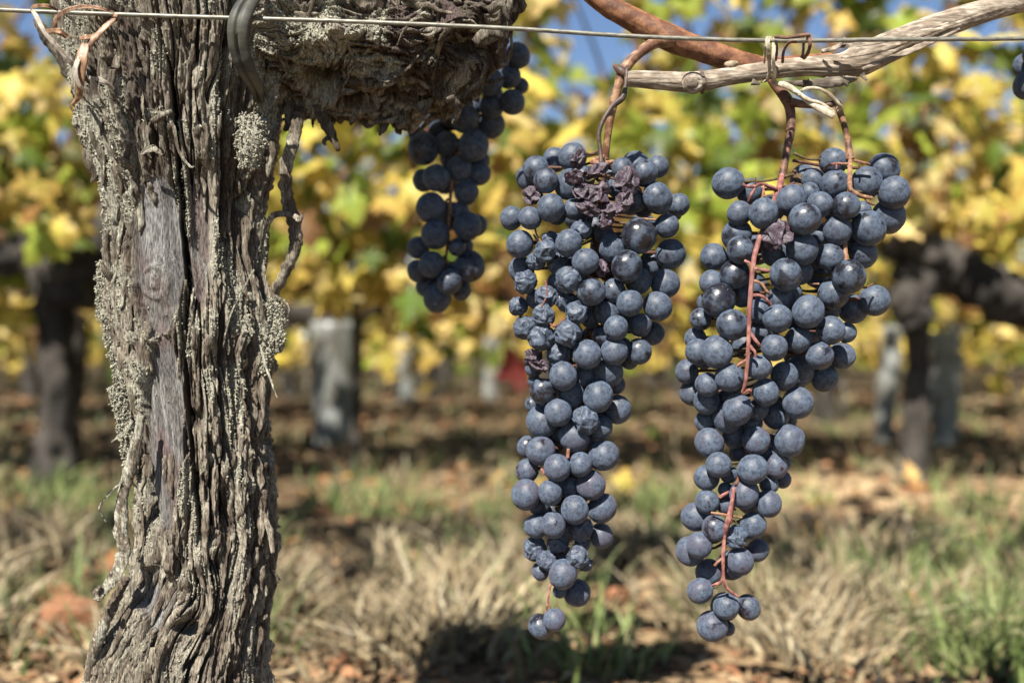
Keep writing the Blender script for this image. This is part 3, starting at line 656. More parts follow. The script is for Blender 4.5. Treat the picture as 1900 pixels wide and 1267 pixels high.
hand = [ # points in picture pixels with depth, widths in px, thickness m, lichen, label
 ([(556, 212, .545), (545, 262, .54), (531, 318, .538), (534, 370, .54), (547, 420, .54), (546, 465, .54), (528, 505, .542), (508, 548, .545), (504, 592, .55)], [24, 24, 24, 26, 26, 24, 20, 18, 16], .006, .15, 'long dead strip of bark curving down right of the trunk'),
 ([(540, 398, .538), (512, 398, .536), (499, 412, .536), (494, 432, .54)], [10, 12, 10, 7], .002, .1, None),
 ([(546, 400, .53), (556, 408, .528), (562, 396, .53)], [10, 9, 4], .002, .1, None),
 ([(262, 770, .512), (246, 850, .51), (228, 915, .51), (224, 980, .512), (230, 1032, .51), (208, 1076, .51), (190, 1100, .51), (180, 1112, .51)], [14, 22, 20, 24, 26, 20, 16, 10], .003, .55, 'long loose strip of bark hanging off the left side'),
 ([(186, 1088, .508), (178, 1098, .505), (184, 1112, .503), (192, 1104, .505)], [8, 9, 8, 4], .002, .4, None),
 ([(246, 780, .51), (232, 800, .508), (206, 820, .506)], [7, 5, 3], .001, .7, 'short pale splinter sticking out left of the trunk'),
 ([(238, 884, .51), (216, 902, .507), (192, 928, .505), (184, 945, .505), (197, 968, .507)], [5, 4, 3, 3, 2], .0007, .8, None),
 ([(486, 950, .53), (500, 985, .526), (506, 1026, .524)], [10, 12, 8], .002, .1, None),
 ([(196, 488, .54), (198, 540, .538), (206, 600, .536), (222, 660, .534), (236, 740, .534)], [24, 34, 30, 28, 20], .007, .9, 'thick lichen crusted slab on the left edge of the trunk'),
 ([(213, 720, .53), (226, 760, .526), (238, 810, .526), (243, 880, .53)], [14, 20, 22, 14], .004, .8, None),
 ([(236, 1072, .52), (210, 1120, .52), (190, 1165, .52), (172, 1215, .522), (162, 1275, .525)], [16, 20, 22, 20, 18], .005, .35, None),
 ([(471, 222, .512), (466, 262, .508), (463, 312, .51)], [42, 50, 40], .010, 1.0, 'stubby block of bark thickly covered with pale lichen'),
 ([(506, 556, .535), (512, 592, .532), (505, 636, .53), (488, 690, .532)], [20, 26, 22, 14], .005, .8, None),
 ([(516, 600, .53), (521, 632, .528), (518, 650, .53)], [10, 10, 4], .002, .7, None),
 ([(472, 500, .515), (446, 545, .508), (424, 596, .508), (414, 645, .512)], [3, 4, 4, 2], .0009, 1., 'thin pale straw of bark lying across the trunk'),
 ([(483, 640, .52), (492, 676, .512), (505, 712, .51), (514, 738, .51)], [3, 4, 3.5, 2], .0009, 1., None),
 ([(497, 640, .52), (482, 622, .515), (488, 605, .515), (506, 600, .52)], [3, 3, 3, 2], .0008, .8, None),
 ([(506, 545, .53), (530, 560, .528), (536, 580, .528), (528, 600, .53)], [3, 3, 3, 2], .0008, .8, None),
 ([(592, 190, .55), (603, 225, .55), (616, 250, .55), (628, 280, .55)], [30, 24, 20, 8], .004, .0, 'dark ragged shred hanging under the arm'),
 ([(612, 255, .548), (602, 262, .547), (604, 270, .547)], [9, 9, 4], .002, .0, None),
 ([(640, 190, .55), (655, 215, .55), (650, 232, .55)], [40, 20, 5], .003, .0, None),
 ([(695, 200, .55), (712, 228, .55), (704, 252, .55)], [46, 22, 4], .003, .0, None),
 ([(738, 200, .55), (745, 224, .55), (738, 240, .55)], [46, 24, 4], .003, .0, None),
 ([(782, 190, .55), (790, 214, .548)], [50, 10], .003, .0, None),
 ([(552, 196, .55), (540, 226, .55), (528, 244, .55)], [50, 26, 6], .003, .0, None),
 ([(150, 150, .545), (112, 96, .542), (84, 62, .54), (72, 42, .54)], [40, 34, 26, 10], .012, .0, 'dark broken spur at the top left of the trunk'),
 ([(128, 118, .54), (100, 96, .54), (88, 84, .538)], [10, 10, 4], .002, .0, None),
 ([(142, 150, .54), (118, 138, .54), (113, 132, .54)], [8, 7, 3], .002, .0, None),
 ([(186, 300, .545), (168, 285, .54), (166, 320, .542)], [8, 7, 3], .002, .5, None),
 ([(880, 80, .50), (905, 60, .50), (930, 70, .505), (925, 100, .51)], [14, 20, 14, 6], .003, .0, None),
 ([(905, 20, .51), (930, 10, .51), (945, 40, .512)], [20, 16, 5], .004, .0, None),
 ([(840, 230, .52), (850, 205, .515), (835, 180, .51)], [5, 14, 18], .003, .0, None),
 ([(300, 200, .505), (322, 235, .500), (332, 280, .499), (352, 308, .497), (362, 308, .497)], [5, 6, 5, 4, 2], .0012, .2, None),
 ([(262, 285, .503), (285, 275, .499), (302, 288, .498)], [6, 12, 4], .001, .4, None),
 ([(282, 225, .503), (300, 215, .499), (318, 205, .50)], [10, 12, 6], .002, .3, None),
]
Sg, Sn = [], []
for i, (pt, wd, tk, li, lab) in enumerate(hand):
    pts = [P(*p_) for p_ in pt]; V, F, c = rough_strip(pts, [w_*PXM for w_ in wd], tk, i*1.37+.5, li, m=12, step=.0009, dark=.75 if li == 0 else 1.)
    strip_obj(V, F, c, lab)
    if li > .6 and tk > .0015:
        Sg.append(V[:-2]); Sn.append(np.repeat(np.gradient(V[:-2].reshape(-1, 12, 3), axis=0)[:, :1], 12, 1).reshape(-1, 3)*0+V[:-2]-V[:-2].reshape(-1, 12, 3).mean(1).repeat(12, 0))
r_ = np.random.default_rng(12); cnt = 0
nth, nyy = len(th), len(yy)
nrm = np.stack([SX, -CY, 0*SX], -1)
while cnt < 280:
    i0 = r_.integers(20, 880); j0 = r_.integers(25, 440)
    if PYa[i0, j0] < 62: continue
    if bare[i0, j0] > .3 and r_.random() < .9: continue
    if PYa[i0, j0] < 205 and 420 < PXa[i0, j0]: continue
    n_ = int(r_.uniform(18, 75)) if r_.random() < .8 else int(r_.uniform(70, 120)); i1 = min(945, i0+n_)
    ks = np.linspace(0, 1, 6); ii = (i0+(i1-i0)*ks).astype(int); su0 = su[i0, j0]
    jj = []
    jc = j0
    for q_ in ii: # follow the fibre
        lo, hi = max(0, jc-14), min(469, jc+14); jc = lo+int(np.argmin(np.abs(su[q_, lo:hi]-su0))); jj.append(jc)
    jj = np.array(jj); lift = (r_.uniform(.0005, .0035)*ks**2 if r_.random() < .5 else r_.uniform(.0005, .0035)*(1-ks)**2)+.0008
    pts = TV[ii, jj]+nrm[ii, jj]*lift[:, None]+r_.normal(0, .0004, (6, 3))
    wd = r_.uniform(.0010, .0045)*np.array([.5, 1, 1.1, .9, .8, .3]); V, F, c = rough_strip(pts, wd, r_.uniform(.0007, .0022), r_.uniform(0, 90), r_.uniform(-.1, .7)*(.3+.7*float(lich[i0, j0])), m=8, step=.0014)
    strip_obj(V, F, c); cnt += 1
cnt = 0
while cnt < 150:
    i0 = r_.integers(60, 600); j0 = r_.integers(0, na)
    if D[i0, j0, 1] > .2 or 10 < PXr[i0, j0]*0+PYr[i0, j0] < 85: continue
    k = 6; di = r_.uniform(-70, 90); dj = r_.uniform(-28, 28); ks = np.linspace(0, 1, k); bend = r_.uniform(-18, 18)
    ii = np.clip(i0+di*ks, 2, nl_-3).astype(int); jj = (j0+dj*ks+bend*np.sin(ks*3.1)).astype(int) % na
    lift = r_.uniform(.0005, .006)*(ks if r_.random() < .5 else (1-ks))**1.5+.0008
    pts = qA[ii, jj]+D[ii, jj]*lift[:, None]
    wd = r_.uniform(.0012, .0055)*np.array([.5, 1, 1.1, .9, .7, .25]); V, F, c = rough_strip(pts, wd, r_.uniform(.0008, .0022), r_.uniform(0, 90), r_.uniform(-.3, .5)*float(la[i0, j0])+(-.2), m=8, step=.0014)
    strip_obj(V, F, c); cnt += 1
# lichen grains
def grains(Pp, Nr, seed, smin=.00025, smax=.00062):
    r_ = np.random.default_rng(seed); n = len(Pp)
    O = np.array([(1, 0, 0), (-1, 0, 0), (0, 1, 0), (0, -1, 0), (0, 0, 1), (0, 0, -1)], float)
    Fo = np.array([(0, 2, 4), (2, 1, 4), (1, 3, 4), (3, 0, 4), (2, 0, 5), (1, 2, 5), (3, 1, 5), (0, 3, 5)])
    s = r_.uniform(smin, smax, (n, 1, 1))*r_.uniform(.6, 1.3, (n, 6, 1)); V = Pp[:, None]+Nr[:, None]*s.mean(1)[:, None]*.5+O[None]*s+r_.normal(0, .00018, (n, 6, 3))
    F = (np.arange(n)*6)[:, None, None]+Fo[None]; C = np.repeat(LICH*r_.uniform(.75, 1.3, (n, 1)), 6, 0)*np.array([1, 1, .97])
    return V.reshape(-1, 3), F.reshape(-1, 3), C
pr = (lich*(.25+.75*sstep(-.1, .3, gr))); pr[:, 470:] = 0; pr[945:] = 0; pr = pr**2; pr /= pr.sum(); id_ = r_.choice(pr.size, 17000, p=pr.ravel())
Vg, Fg, Cg = grains(TV.reshape(-1, 3)[id_], nrm.reshape(-1, 3)[id_], 3)
pa = (la*(D[..., 1] < .3))**2; pa /= pa.sum(); id_ = r_.choice(pa.size, 9000, p=pa.ravel())
Vh, Fh, Ch = grains(qA.reshape(-1, 3)[id_], D.reshape(-1, 3)[id_], 4)
Sg = np.vstack(Sg); Sn = np.vstack(Sn); Sn /= np.linalg.norm(Sn, axis=1)[:, None]+1e-9; ok = np.where(Sn[:, 1] < .3)[0]; id_ = r_.choice(ok, 6500)
Vi, Fi, Ci = grains(Sg[id_]+r_.normal(0, .0006, (6500, 3)), Sn[id_], 6, .0003, .0008)
o = link('lichen', mesh('lichen', np.vstack([Vg, Vh, Vi])-vloc, np.vstack([Fg, Fh+len(Vg), Fi+len(Vg)+len(Vh)]), M_bark, np.vstack([Cg, Ch, Ci]), smooth=False), vine); o['kind'] = 'stuff'
# ------------------------------------------------------------------ canes, wire and ties
def colored(V, a, b, f=120, seed=0.):
    t = sstep(-.3, .4, fbm(V[:, 0]*f, V[:, 1]*f*2, V[:, 2]*f*2+seed, 3))[:, None]; return np.array(a)*(1-t)+np.array(b)*t
def cane_part(nm, parent, px, rad, a, b, n=160, m=28, amp=.08, freq=500., mat=None, long=.12, lab=None, seed=0.):
    pts = [P(*p_) for p_ in px]; R = [r_/FPX*px[min(i, len(px)-1)][2] for i, r_ in enumerate(rad)]
    V, F = tube(pts, R, n, m, amp, freq, long=long)
    o = link(nm, mesh(nm, V-np.array(parent.location), F, mat or M_cane, colored(V, a, b, seed=seed)), parent)
    if lab: o['label'] = lab
    return o
loc = P(1300, 90, .535)
t = empty('brown_cane', tuple(loc), 'reddish brown cane slanting down from the top edge to the tie, carrying two bunches', 'vine cane')
RB, RB2 = (.16, .062, .030), (.34, .155, .075)
cane_part('stem', t, [(1085, -22, .53), (1130, 12, .53), (1185, 42, .531), (1240, 70, .532), (1300, 92, .533), (1360, 112, .535), (1420, 124, .537), (1480, 118, .54), (1540, 112, .545)], [18, 20, 22, 25, 22, 21, 17, 15, 13], RB, RB2, 240, 36, .07, 700)
o = cane_part('side_shoot', t, [(1245, 74, .528), (1215, 80, .524), (1180, 104, .520), (1156, 134, .518), (1146, 165, .518), (1134, 210, .519), (1127, 255, .521), (1123, 296, .524)], [14, 11, 9.5, 10, 8, 8, 7, 7], RB, (.42, .24, .13), 150, 20, .06, 600)
cane_part('node', t, [(1140, 122, .518), (1152, 132, .516), (1162, 140, .516), (1166, 150, .517)], [4, 9, 9, 4], (.07, .04, .03), RB, 24, 14, .15, 400)
cane_part('tendril', t, [(1163, 128, .512), (1161, 158, .510), (1156, 180, .510), (1148, 188, .510), (1135, 199, .509), (1120, 222, .508), (1111, 250, .508), (1114, 280, .508), (1117, 318, .506)], [4, 4, 6, 6, 4.5, 4.2, 4.5, 4, 5], (.055, .035, .028), (.13, .08, .06), 130, 10, .2, 900, lab='thin dark dry tendril')
# stalks of the right bunch
cane_part('side_shoot', t, [(1418, 128, .53), (1436, 156, .528), (1458, 182, .528), (1466, 205, .528), (1467, 240, .527), (1458, 290, .526), (1451, 330, .525)], [7, 8, 11, 9, 8, 7, 8], (.10, .045, .03), (.28, .13, .075), 130, 18, .08, 600)
cane_part('side_shoot', t, [(1466, 190, .526), (1492, 194, .524), (1530, 196, .522), (1553, 192, .521), (1558, 206, .52), (1566, 232, .52), (1573, 262, .52), (1578, 296, .519)], [9, 7, 6, 6.5, 6.5, 5.5, 5.5, 8], (.11, .05, .03), (.36, .19, .10), 130, 16, .08, 600)
o = cane_part('bud', t, [(1348, 120, .515), (1358, 120, .511), (1368, 117, .512)], [5, 8, 3], (.30, .22, .14), (.45, .36, .25), 18, 12, .2, 300)
loc = P(1500, 125, .51)
g = empty('grey_cane', tuple(loc), 'pale weathered dead cane with a cut end, rising to the top right corner', 'vine cane')
GC, GC2 = (.30, .235, .175), (.56, .47, .37)
gm = mat_tone('dead_cane_wood', .8, 700., .0005, .9, .36, .84, (.12, 1, 1), .25)
cane_part('stem', g, [(1164, 147, .512), (1180, 147, .512), (1230, 150, .512), (1290, 153, .512), (1350, 143, .512), (1420, 131, .512), (1490, 124, .513), (1560, 122, .514), (1600, 110, .514), (1660, 84, .515), (1740, 50, .517), (1830, 20, .52), (1960, -16, .525)], [13, 15, 16.5, 19, 16, 16.5, 17, 23, 30, 28, 24, 21, 20], GC, GC2, 520, 56, .085, 800, gm, .06)
cane_part('knot', g, [(1286, 154, .5035), (1288, 153, .5005), (1290, 153, .4995)], [21, 15, 5], (.28, .22, .17), (.48, .41, .33), 14, 20, .10, 300, gm, .5, lab='round scar on the dead cane')
cane_part('knot', g, [(1300, 134, .512), (1306, 153, .5025), (1303, 172, .512)], [5, 5.5, 4], (.12, .09, .07), (.3, .24, .18), 24, 10, .25, 500, gm, .5)
for i, (pa_, wd) in enumerate((([(1450, 152, .508), (1500, 156, .507), (1548, 152, .507), (1590, 146, .507)], [4, 16, 22, 8]), ([(1560, 146, .507), (1574, 160, .507)], [16, 5]), ([(1598, 138, .507), (1608, 150, .507)], [12, 4]), ([(1500, 148, .505), (1508, 158, .504)], [9, 3]), ([(1525, 96, .505), (1545, 90, .50), (1560, 82, .50), (1568, 70, .498)], [9, 8, 8, 4]), ([(1545, 88, .503), (1600, 82, .499), (1690, 66, .497), (1760, 44, .499)], [5, 10, 12, 5]), ([(1560, 108, .50), (1640, 92, .494), (1720, 62, .495), (1800, 34, .50)], [4, 9, 8, 4]), ([(1395, 152, .508), (1410, 156, .507)], [16, 5]), ([(1600, 128, .497), (1690, 94, .496), (1780, 54, .50)], [5, 12, 6]))):
    V, F, c = rough_strip([P(*p_) for p_ in pa_], [w_*.51/FPX for w_ in wd], .0014, i*2.1+60, -.3, m=10, step=.0008)
    c = colored(V, np.array(GC)*(.45 if i in (0, 1, 2, 3, 7) else .95), np.array(GC2)*(.5 if i in (0, 1, 2, 3, 7) else 1.), 200)
    link('bark_strip', mesh('bark_strip', V-np.array(g.location), F, gm, c), g)
# wire
wp = [P(x_, y_, d_) for x_, y_, d_ in ((-260, 6, .494), (0, 19, .494), (300, 30, .492), (640, 40, .490), (940, 53, .490), (1180, 68, .490), (1430, 76, .490), (1640, 74, .489), (1900, 72, .489), (2150, 66, .489))]
V, F = tube(wp, [.00108]*2, 260, 12, .06, 2500)
link('trellis_wire', mesh('trellis_wire', V, F, M_wire), None, (0, 0, 0), 'taut galvanised wire running across the top in front of the vine', 'wire')
# rubber tie round arm and wire
M_tie = mat_plain('weathered_rubber', (.020, .020, .016), (.075, .072, .056), 160, .6, (.3, .3, 1), .0005)
def band(nm, paths, wd, tk, mat, label, cat, parent_px, n=90):
    """soft band: a flattened tube with a groove along its middle"""
    loc_ = P(*parent_px); m_ = 44; a = np.linspace(0, 2*np.pi, m_, endpoint=False)
    Vs, Fs, k = [], [], 0
    for px in paths:
        C = catmull([P(*p_) for p_ in px], n); T, Nn, B = frames(C); w_ = np.interp(np.linspace(0, 1, n), np.linspace(0, 1, len(wd)), wd)[:, None]*PXM/2
        U = np.cos(a)[None]*w_; Q = np.sin(a)[None]*tk/2*(1-.9*np.exp(-(np.cos(a)[None]/.13)**2))*(1+.1*pn(np.arange(n)[:, None]*.2, 0*U, 3))
        V = C[:, None]+B[:, None]*U[..., None]+Nn[:, None]*Q[..., None]; Vs.append(V.reshape(-1, 3)); Fs.append(gridfaces(n, m_, True)+k); k += n*m_
    return link(nm, mesh(nm, np.vstack(Vs)-loc_, np.vstack(Fs), mat), None, tuple(loc_), label, cat)
band('rubber_tie', [[(490, -40, .505), (475, -18, .493), (452, 18, .484), (442, 48, .482), (444, 90, .486), (456, 128, .492), (474, 160, .503), (482, 185, .53)]], [26, 32, 37, 37, 36, 33, 26, 16], .0052, M_tie, 'dark grey rubber band looped over the wire and the arm', 'tie', (455, 60, .49))
# dried tendrils and leaf shreds at the top left
M_ten = mat_plain('dry_tendril', (.09, .04, .02), (.38, .22, .12), 300, .5, (1, 1, .4), .0003)
M_tenp = mat_plain('pale_shred', (.24, .2, .16), (.50, .44, .36), 300, .6, (1, 1, .4), .0003)
def ribbon(parent, nm, px, wd, tk, mat, n=60, lab=None):
    V, F, _ = rough_strip([P(*p_) for p_ in px], [w_*.485/FPX for w_ in wd], tk, sum(px[0])*.01, -.9, m=10, step=.0009, jag=.18)
    o = link(nm, mesh(nm, V-np.array(parent.location), F, mat), parent)
    if lab: o['label'] = lab
t = empty('dried_tendril', tuple(P(130, 80, .485)), 'curled orange brown dried tendrils wound round the wire at top left', 'tendril')
ribbon(t, 'curl', [(58, 20, .488), (66, 12, .483), (90, 12, .481), (108, 20, .484)], [5, 7, 7, 4], .001, M_ten)
ribbon(t, 'curl', [(60, 20, .484), (70, 34, .482), (84, 62, .482), (104, 84, .484), (128, 112, .488), (148, 128, .492)], [6, 9, 8, 9, 10, 8], .0011, M_tenp)
ribbon(t, 'curl', [(212, 24, .482), (180, 15, .480), (146, 14, .480), (116, 24, .480), (102, 42, .481), (106, 60, .484), (122, 70, .487)], [4, 7, 8, 9, 9, 8, 4], .0011, M_ten)
ribbon(t, 'curl', [(84, 60, .484), (110, 58, .480), (132, 72, .482)], [7, 9, 4], .001, M_ten)
ribbon(t, 'stalk', [(216, 28, .486), (208, 40, .483), (184, 62, .481), (162, 86, .480), (150, 100, .480)], [5, 12, 13, 14, 16], .0018, M_ten)
ribbon(t, 'shred', [(160, 82, .480), (152, 110, .478), (148, 150, .480), (146, 178, .484), (134, 196, .486)], [14, 24, 18, 12, 5], .0015, M_ten)
ribbon(t, 'shred', [(150, 100, .478), (140, 130, .477), (148, 160, .478), (162, 168, .482)], [10, 10, 6, 3], .001, M_tenp)
ribbon(t, 'shred', [(148, 72, .481), (160, 70, .479), (176, 68, .482)], [5, 12, 6], .001, M_ten)
ribbon(t, 'shred', [(166, 144, .486), (190, 150, .484), (212, 166, .488)], [6, 9, 5], .0008, M_tenp)
# straw coloured tie and rusty clip at the middle of the right side
M_straw = mat_plain('straw_tie', (.22, .17, .11), (.48, .42, .32), 260, .55, (1, 1, .3), .0003)
M_rust = mat_plain('rusty_wire', (.065, .035, .025), (.20, .10, .06), 500, .8, (1, 1, 1), .0004)
t = empty('straw_tie', tuple(P(1430, 110, .495)), 'pale straw coloured strap binding both canes to the wire, ends twisted below', 'tie')
ribbon(t, 'strap', [(1430, 70, .493), (1424, 76, .486), (1426, 100, .488), (1428, 128, .4945), (1424, 148, .499), (1414, 152, .505)], [7, 10, 9, 9, 9, 8], .0013, M_straw)
ribbon(t, 'strap', [(1436, 72, .494), (1436, 84, .489), (1435, 110, .489), (1437, 134, .4945), (1436, 152, .501), (1444, 158, .508)], [6, 8, 6, 8, 10, 8], .0013, M_straw)
ribbon(t, 'strap', [(1420, 84, .498), (1418, 118, .504)], [4, 4], .001, M_straw)
ribbon(t, 'twist', [(1440, 155, .50), (1458, 158, .495), (1474, 168, .494), (1490, 180, .493), (1512, 196, .490), (1532, 206, .488), (1548, 216, .487)], [9, 13, 11, 9, 12, 15, 12], .0016, M_straw)
ribbon(t, 'twist', [(1476, 168, .493), (1500, 184, .490), (1524, 192, .489), (1551, 210, .487)], [7, 7, 6, 4], .001, M_straw)
ribbon(t, 'loop', [(1480, 172, .496), (1498, 164, .493), (1522, 166, .491), (1544, 180, .491), (1560, 200, .494), (1556, 208, .50)], [4, 6, 6, 7, 9, 6], .001, M_straw)
t = empty('rusty_clip', tuple(P(1470, 90, .50)), 'small rusty bent wire clip hooked over the trellis wire', 'clip')
def rw(px, r=3.2):
    V, F = tube([P(*p_) for p_ in px], [r*.49/FPX]*2, 50, 8, .2, 900); link('wire_bend', mesh('wire_bend', V-np.array(t.location), F, M_rust), t)
rw([(1437, 68, .487), (1460, 70, .485), (1490, 66, .484), (1500, 66, .485), (1499, 74, .487)], 3.6)
rw([(1499, 66, .486), (1503, 82, .485), (1499, 98, .490), (1492, 108, .50)], 3.6)
rw([(1438, 72, .494), (1441, 90, .498), (1439, 112, .505)], 3.2)
rw([(1452, 116, .50), (1454, 96, .492), (1464, 80, .488), (1478, 78, .487)], 2.8)
rw([(1491, 80, .487), (1490, 98, .492), (1487, 106, .50)], 2.6)

# ------------------------------------------------------------------ grapes
def crumple(Dd, seed, k, lo, hollow):
    """collapsed skin: hollows between sharp raised folds"""
    r_ = np.random.default_rng(int(seed)*13+1); n_ = r_.normal(size=(k, 3)); n_ /= np.linalg.norm(n_, axis=1)[:, None]; c_ = r_.uniform(lo, 1., k)
    x, y, z = Dd.T; Q = Dd+.22*np.stack([fbm(x*1.6+seed, y*1.6, z*1.6, 2), fbm(x*1.6, y*1.6+seed, z*1.6+5, 2), fbm(x*1.6+9, y*1.6, z*1.6+seed, 2)], -1)
    Q /= np.linalg.norm(Q, axis=1)[:, None]; f = Q@n_.T; d = np.sort(-(f*c_[None]), axis=1); gap = d[:, 1]-d[:, 0]
    base = np.clip(.99-.10*np.abs(fbm(x+seed, y, z, 2)), .7, 1.05)
    return base-hollow*np.clip(gap, 0, .28)*.8-(1-lo)*.25

def grape_mesh(seed, kind):
    u_, m_ = (26, 34) if kind == 'round' else (56, 72)
    u = np.linspace(0, np.pi, u_)[:, None]; a = np.linspace(0, 2*np.pi, m_, endpoint=False)[None]
    Dd = np.stack([np.sin(u)*np.cos(a), np.sin(u)*np.sin(a), np.cos(u)+0*a], -1).reshape(-1, 3); x, y, z = Dd.T
    if kind == 'round':
        r = 1+.022*fbm(x*1.1+seed*7, y*1.1, z*1.1, 2); r -= .07*np.exp(-((z+1)/.012)**2); r += .012*np.exp(-((z+.985)/.01)**2)
        sc = np.array([1, 1, 1.03])
    elif kind == 'wrinkled':
        r = crumple(Dd, seed, 17, .76, 1.15)
        r = r+.03*fbm(x*3+seed, y*3, z*3, 2); sc = np.array([1, .95, 1.02])
    else:
        r = crumple(Dd, seed, 13, .62, 2.1)+.16*fbm(x*1.5+seed, y*1.5, z*1.5, 2); sc = np.array([1.1, .62, 1.])
    V = Dd*r[:, None]*sc
    return mesh('grape' if kind != 'raisin' else 'dried_grape', V, gridfaces(u_, m_, True), M_grape if kind != 'raisin' else M_raisin)
GM = dict(N=[grape_mesh(s, 'round') for s in range(5)], S=[grape_mesh(s+20, 'wrinkled') for s in range(5)], R=[grape_mesh(s+40, 'raisin') for s in range(5)])
def conv(lst, ox, oy, s):
    out = []
    for e in lst:
        x, y, r, L = e[:4]; k = e[4] if len(e) > 4 else 'N'; out.append([ox+x/s, oy+y/s, r/s, L, k])
    return out
A = [(515,165,80,1),(410,180,70,3),(300,235,80,2),(255,290,70,3),(358,302,74,0),(495,325,88,1),(387,462,86,0),(155,523,68,1),(265,522,68,0),(205,675,80,0),(520,470,62,2),(805,230,62,1),(935,258,80,0),(1015,222,66,2),(1013,405,90,0),(1135,445,70,2),(1110,490,50,3),(1068,567,72,0),(905,627,102,0,'B'),(1090,733,90,0,'H'),(750,700,86,1),(833,806,92,0,'B'),(1060,908,86,0),(900,890,80,2),(1015,1040,85,0),(850,1022,78,0),(755,950,72,1),(625,955,84,0),(590,777,80,0),(492,670,78,0),
 (565,590,64,1,'S'),(380,650,55,2,'S'),(355,715,70,0,'S'),(300,775,58,1,'S'),(430,790,68,2,'S'),(215,825,78,2),(235,895,76,0,'S'),(490,885,82,0,'S'),(360,985,72,1,'S'),(475,1010,66,1,'S'),(540,1075,74,0,'S'),(195,1040,60,0,'S'),(345,1095,70,0,'S'),(240,1165,78,1,'S'),(330,1220,84,0,'S'),(490,1200,88,0,'S'),
 (715,1080,75,1),(770,1168,74,0),(910,1150,70,1),(985,1200,70,2),(620,1110,60,2),(692,1218,62,1,'H'),(880,420,70,2),(650,570,70,3),(985,790,80,3),(930,460,60,3),(800,870,45,3),(420,500,60,3),(775,340,60,3),(560,850,60,3),(700,620,60,3),(480,760,60,3),(300,1000,60,3),(420,900,55,3),
 (580,375,64,0,'R'),(668,372,62,0,'R'),(610,470,62,0,'R'),(745,470,56,0,'R'),(815,425,58,0,'R'),(710,540,48,0,'R'),(835,310,66,0,'R'),(660,240,58,0,'R'),(545,175,46,-1,'R'),(520,285,48,-1,'R'),(280,388,50,0,'R'),(685,820,44,2,'R')]
Bb = [(905,165,74,0,'H'),(760,165,80,0),(600,182,84,0),(430,180,72,1,'S'),(320,248,54,-1,'R'),(285,205,52,-1,'R'),(286,265,52,2),(460,310,82,0),(585,305,62,2),(722,285,88,0),(850,215,55,3),(340,400,76,0,'B'),(505,420,78,1),(665,430,88,0),(770,360,55,3),(776,505,84,1),(280,475,45,2),(290,340,40,3),(430,523,80,0),(335,575,92,1),(590,570,84,0,'S'),(680,610,70,1),(523,670,88,1),(328,750,88,0),(250,725,62,1),(696,775,92,0),(423,848,80,0),(560,828,74,0),(247,865,70,1),(240,1005,86,0),(383,995,72,0),(492,965,60,2),(622,950,86,0),(688,1085,86,1),(527,1095,83,0),(560,400,60,3),(450,640,60,3),(600,680,60,3),(420,950,60,3),(560,1000,60,3)]
Cc = [(300,400,72,1),(402,393,76,0),(563,415,74,1,'S'),(683,455,72,1),(290,530,74,1,'S'),(430,500,62,2,'S'),(365,600,62,1,'S'),(543,580,68,0,'S'),(590,620,48,3,'S'),(325,665,52,2),(458,680,85,0),(540,790,80,1),(440,780,42,2),(325,985,70,1,'H'),(408,948,66,0),(320,280,60,3),(570,500,50,3,'S'),(470,420,55,3)]
midb = conv(A, 900, 240, 3.1675)+conv(Bb, 900, 600, 3.1675)+conv(Cc, 900, 850, 3.1675)
Dd_ = [(293,265,79,0),(395,305,62,2),(348,412,60,1),(466,412,72,0),(335,518,72,1,'H'),(530,520,62,0,'X'),(354,592,70,0,'H'),(602,348,75,1),(668,440,80,0,'H'),(742,370,65,1),(690,310,50,2),(870,378,70,0,'H'),(808,160,68,2),(814,270,68,1),(710,250,58,2),(970,262,74,1),(1055,196,76,1),(1105,312,77,0),(1078,428,84,1),(980,487,85,0,'H'),(828,495,70,1),(655,588,78,1),(795,627,66,1,'H'),(955,610,70,1),(885,722,80,0,'B'),(1010,838,75,0),(808,805,76,1),(903,880,72,2),(575,715,78,0,'H'),(326,710,74,0,'B'),(222,625,66,2),(275,645,50,3),(213,752,62,1),(247,838,80,0,'B'),(188,850,48,3),(160,930,54,1,'H'),(313,958,77,0,'H'),(132,1025,54,2),(145,1090,62,1),(238,1090,77,0),(92,1187,58,2),(685,893,78,0),(545,830,62,1),(534,927,68,0),(447,890,60,2),(450,990,60,2),(647,700,60,2),(725,720,55,3),(520,610,60,3),(360,810,60,3),(740,520,50,3),(795,985,70,0),(872,995,50,2),(638,1030,68,1),(520,1068,66,0),(740,1107,70,0),(850,1108,62,1),(765,1215,68,1),(640,1185,75,1),(445,1165,62,0),(570,1205,65,1),(300,1215,72,0),(178,1118,55,2),(790,880,55,3),(950,400,45,3),(600,930,50,3),(700,640,55,3),(600,800,55,3),(880,560,50,3)]
Ee = [(205,280,76,2),(292,233,72,0),(290,330,80,1),(635,278,78,0),(470,380,90,0),(410,430,86,1),(286,450,68,2),(305,575,86,1),(590,380,62,2),(825,340,90,0),(695,415,80,2),(777,563,90,0),(580,562,80,1),(450,535,70,2),(360,705,77,0),(288,780,74,1),(559,730,88,0),(695,712,70,1),(741,690,45,3),(735,790,50,3),(510,872,88,0),(652,932,78,0),(655,820,55,2),(292,922,74,1),(400,940,55,2),(222,1010,83,1),(335,1075,72,0),(460,1128,72,0,'M'),(560,1060,78,1),(400,850,45,3),(245,1175,76,0),(192,1210,85,1),(590,1205,66,2),(770,440,50,3),(400,310,50,3),(560,460,60,3),(480,640,60,3),(640,640,60,3),(420,760,50,3)]
Ff = [(485,605,80,0),(462,640,60,2),(300,670,78,2),(250,778,75,0),(403,870,76,0),(533,875,72,0,'H'),(322,985,90,0),(412,1000,44,2)]
rightb = conv(Dd_, 1240, 240, 2.6396)+conv(Ee, 1220, 640, 3.1675)+conv(Ff, 1220, 850, 3.1675)
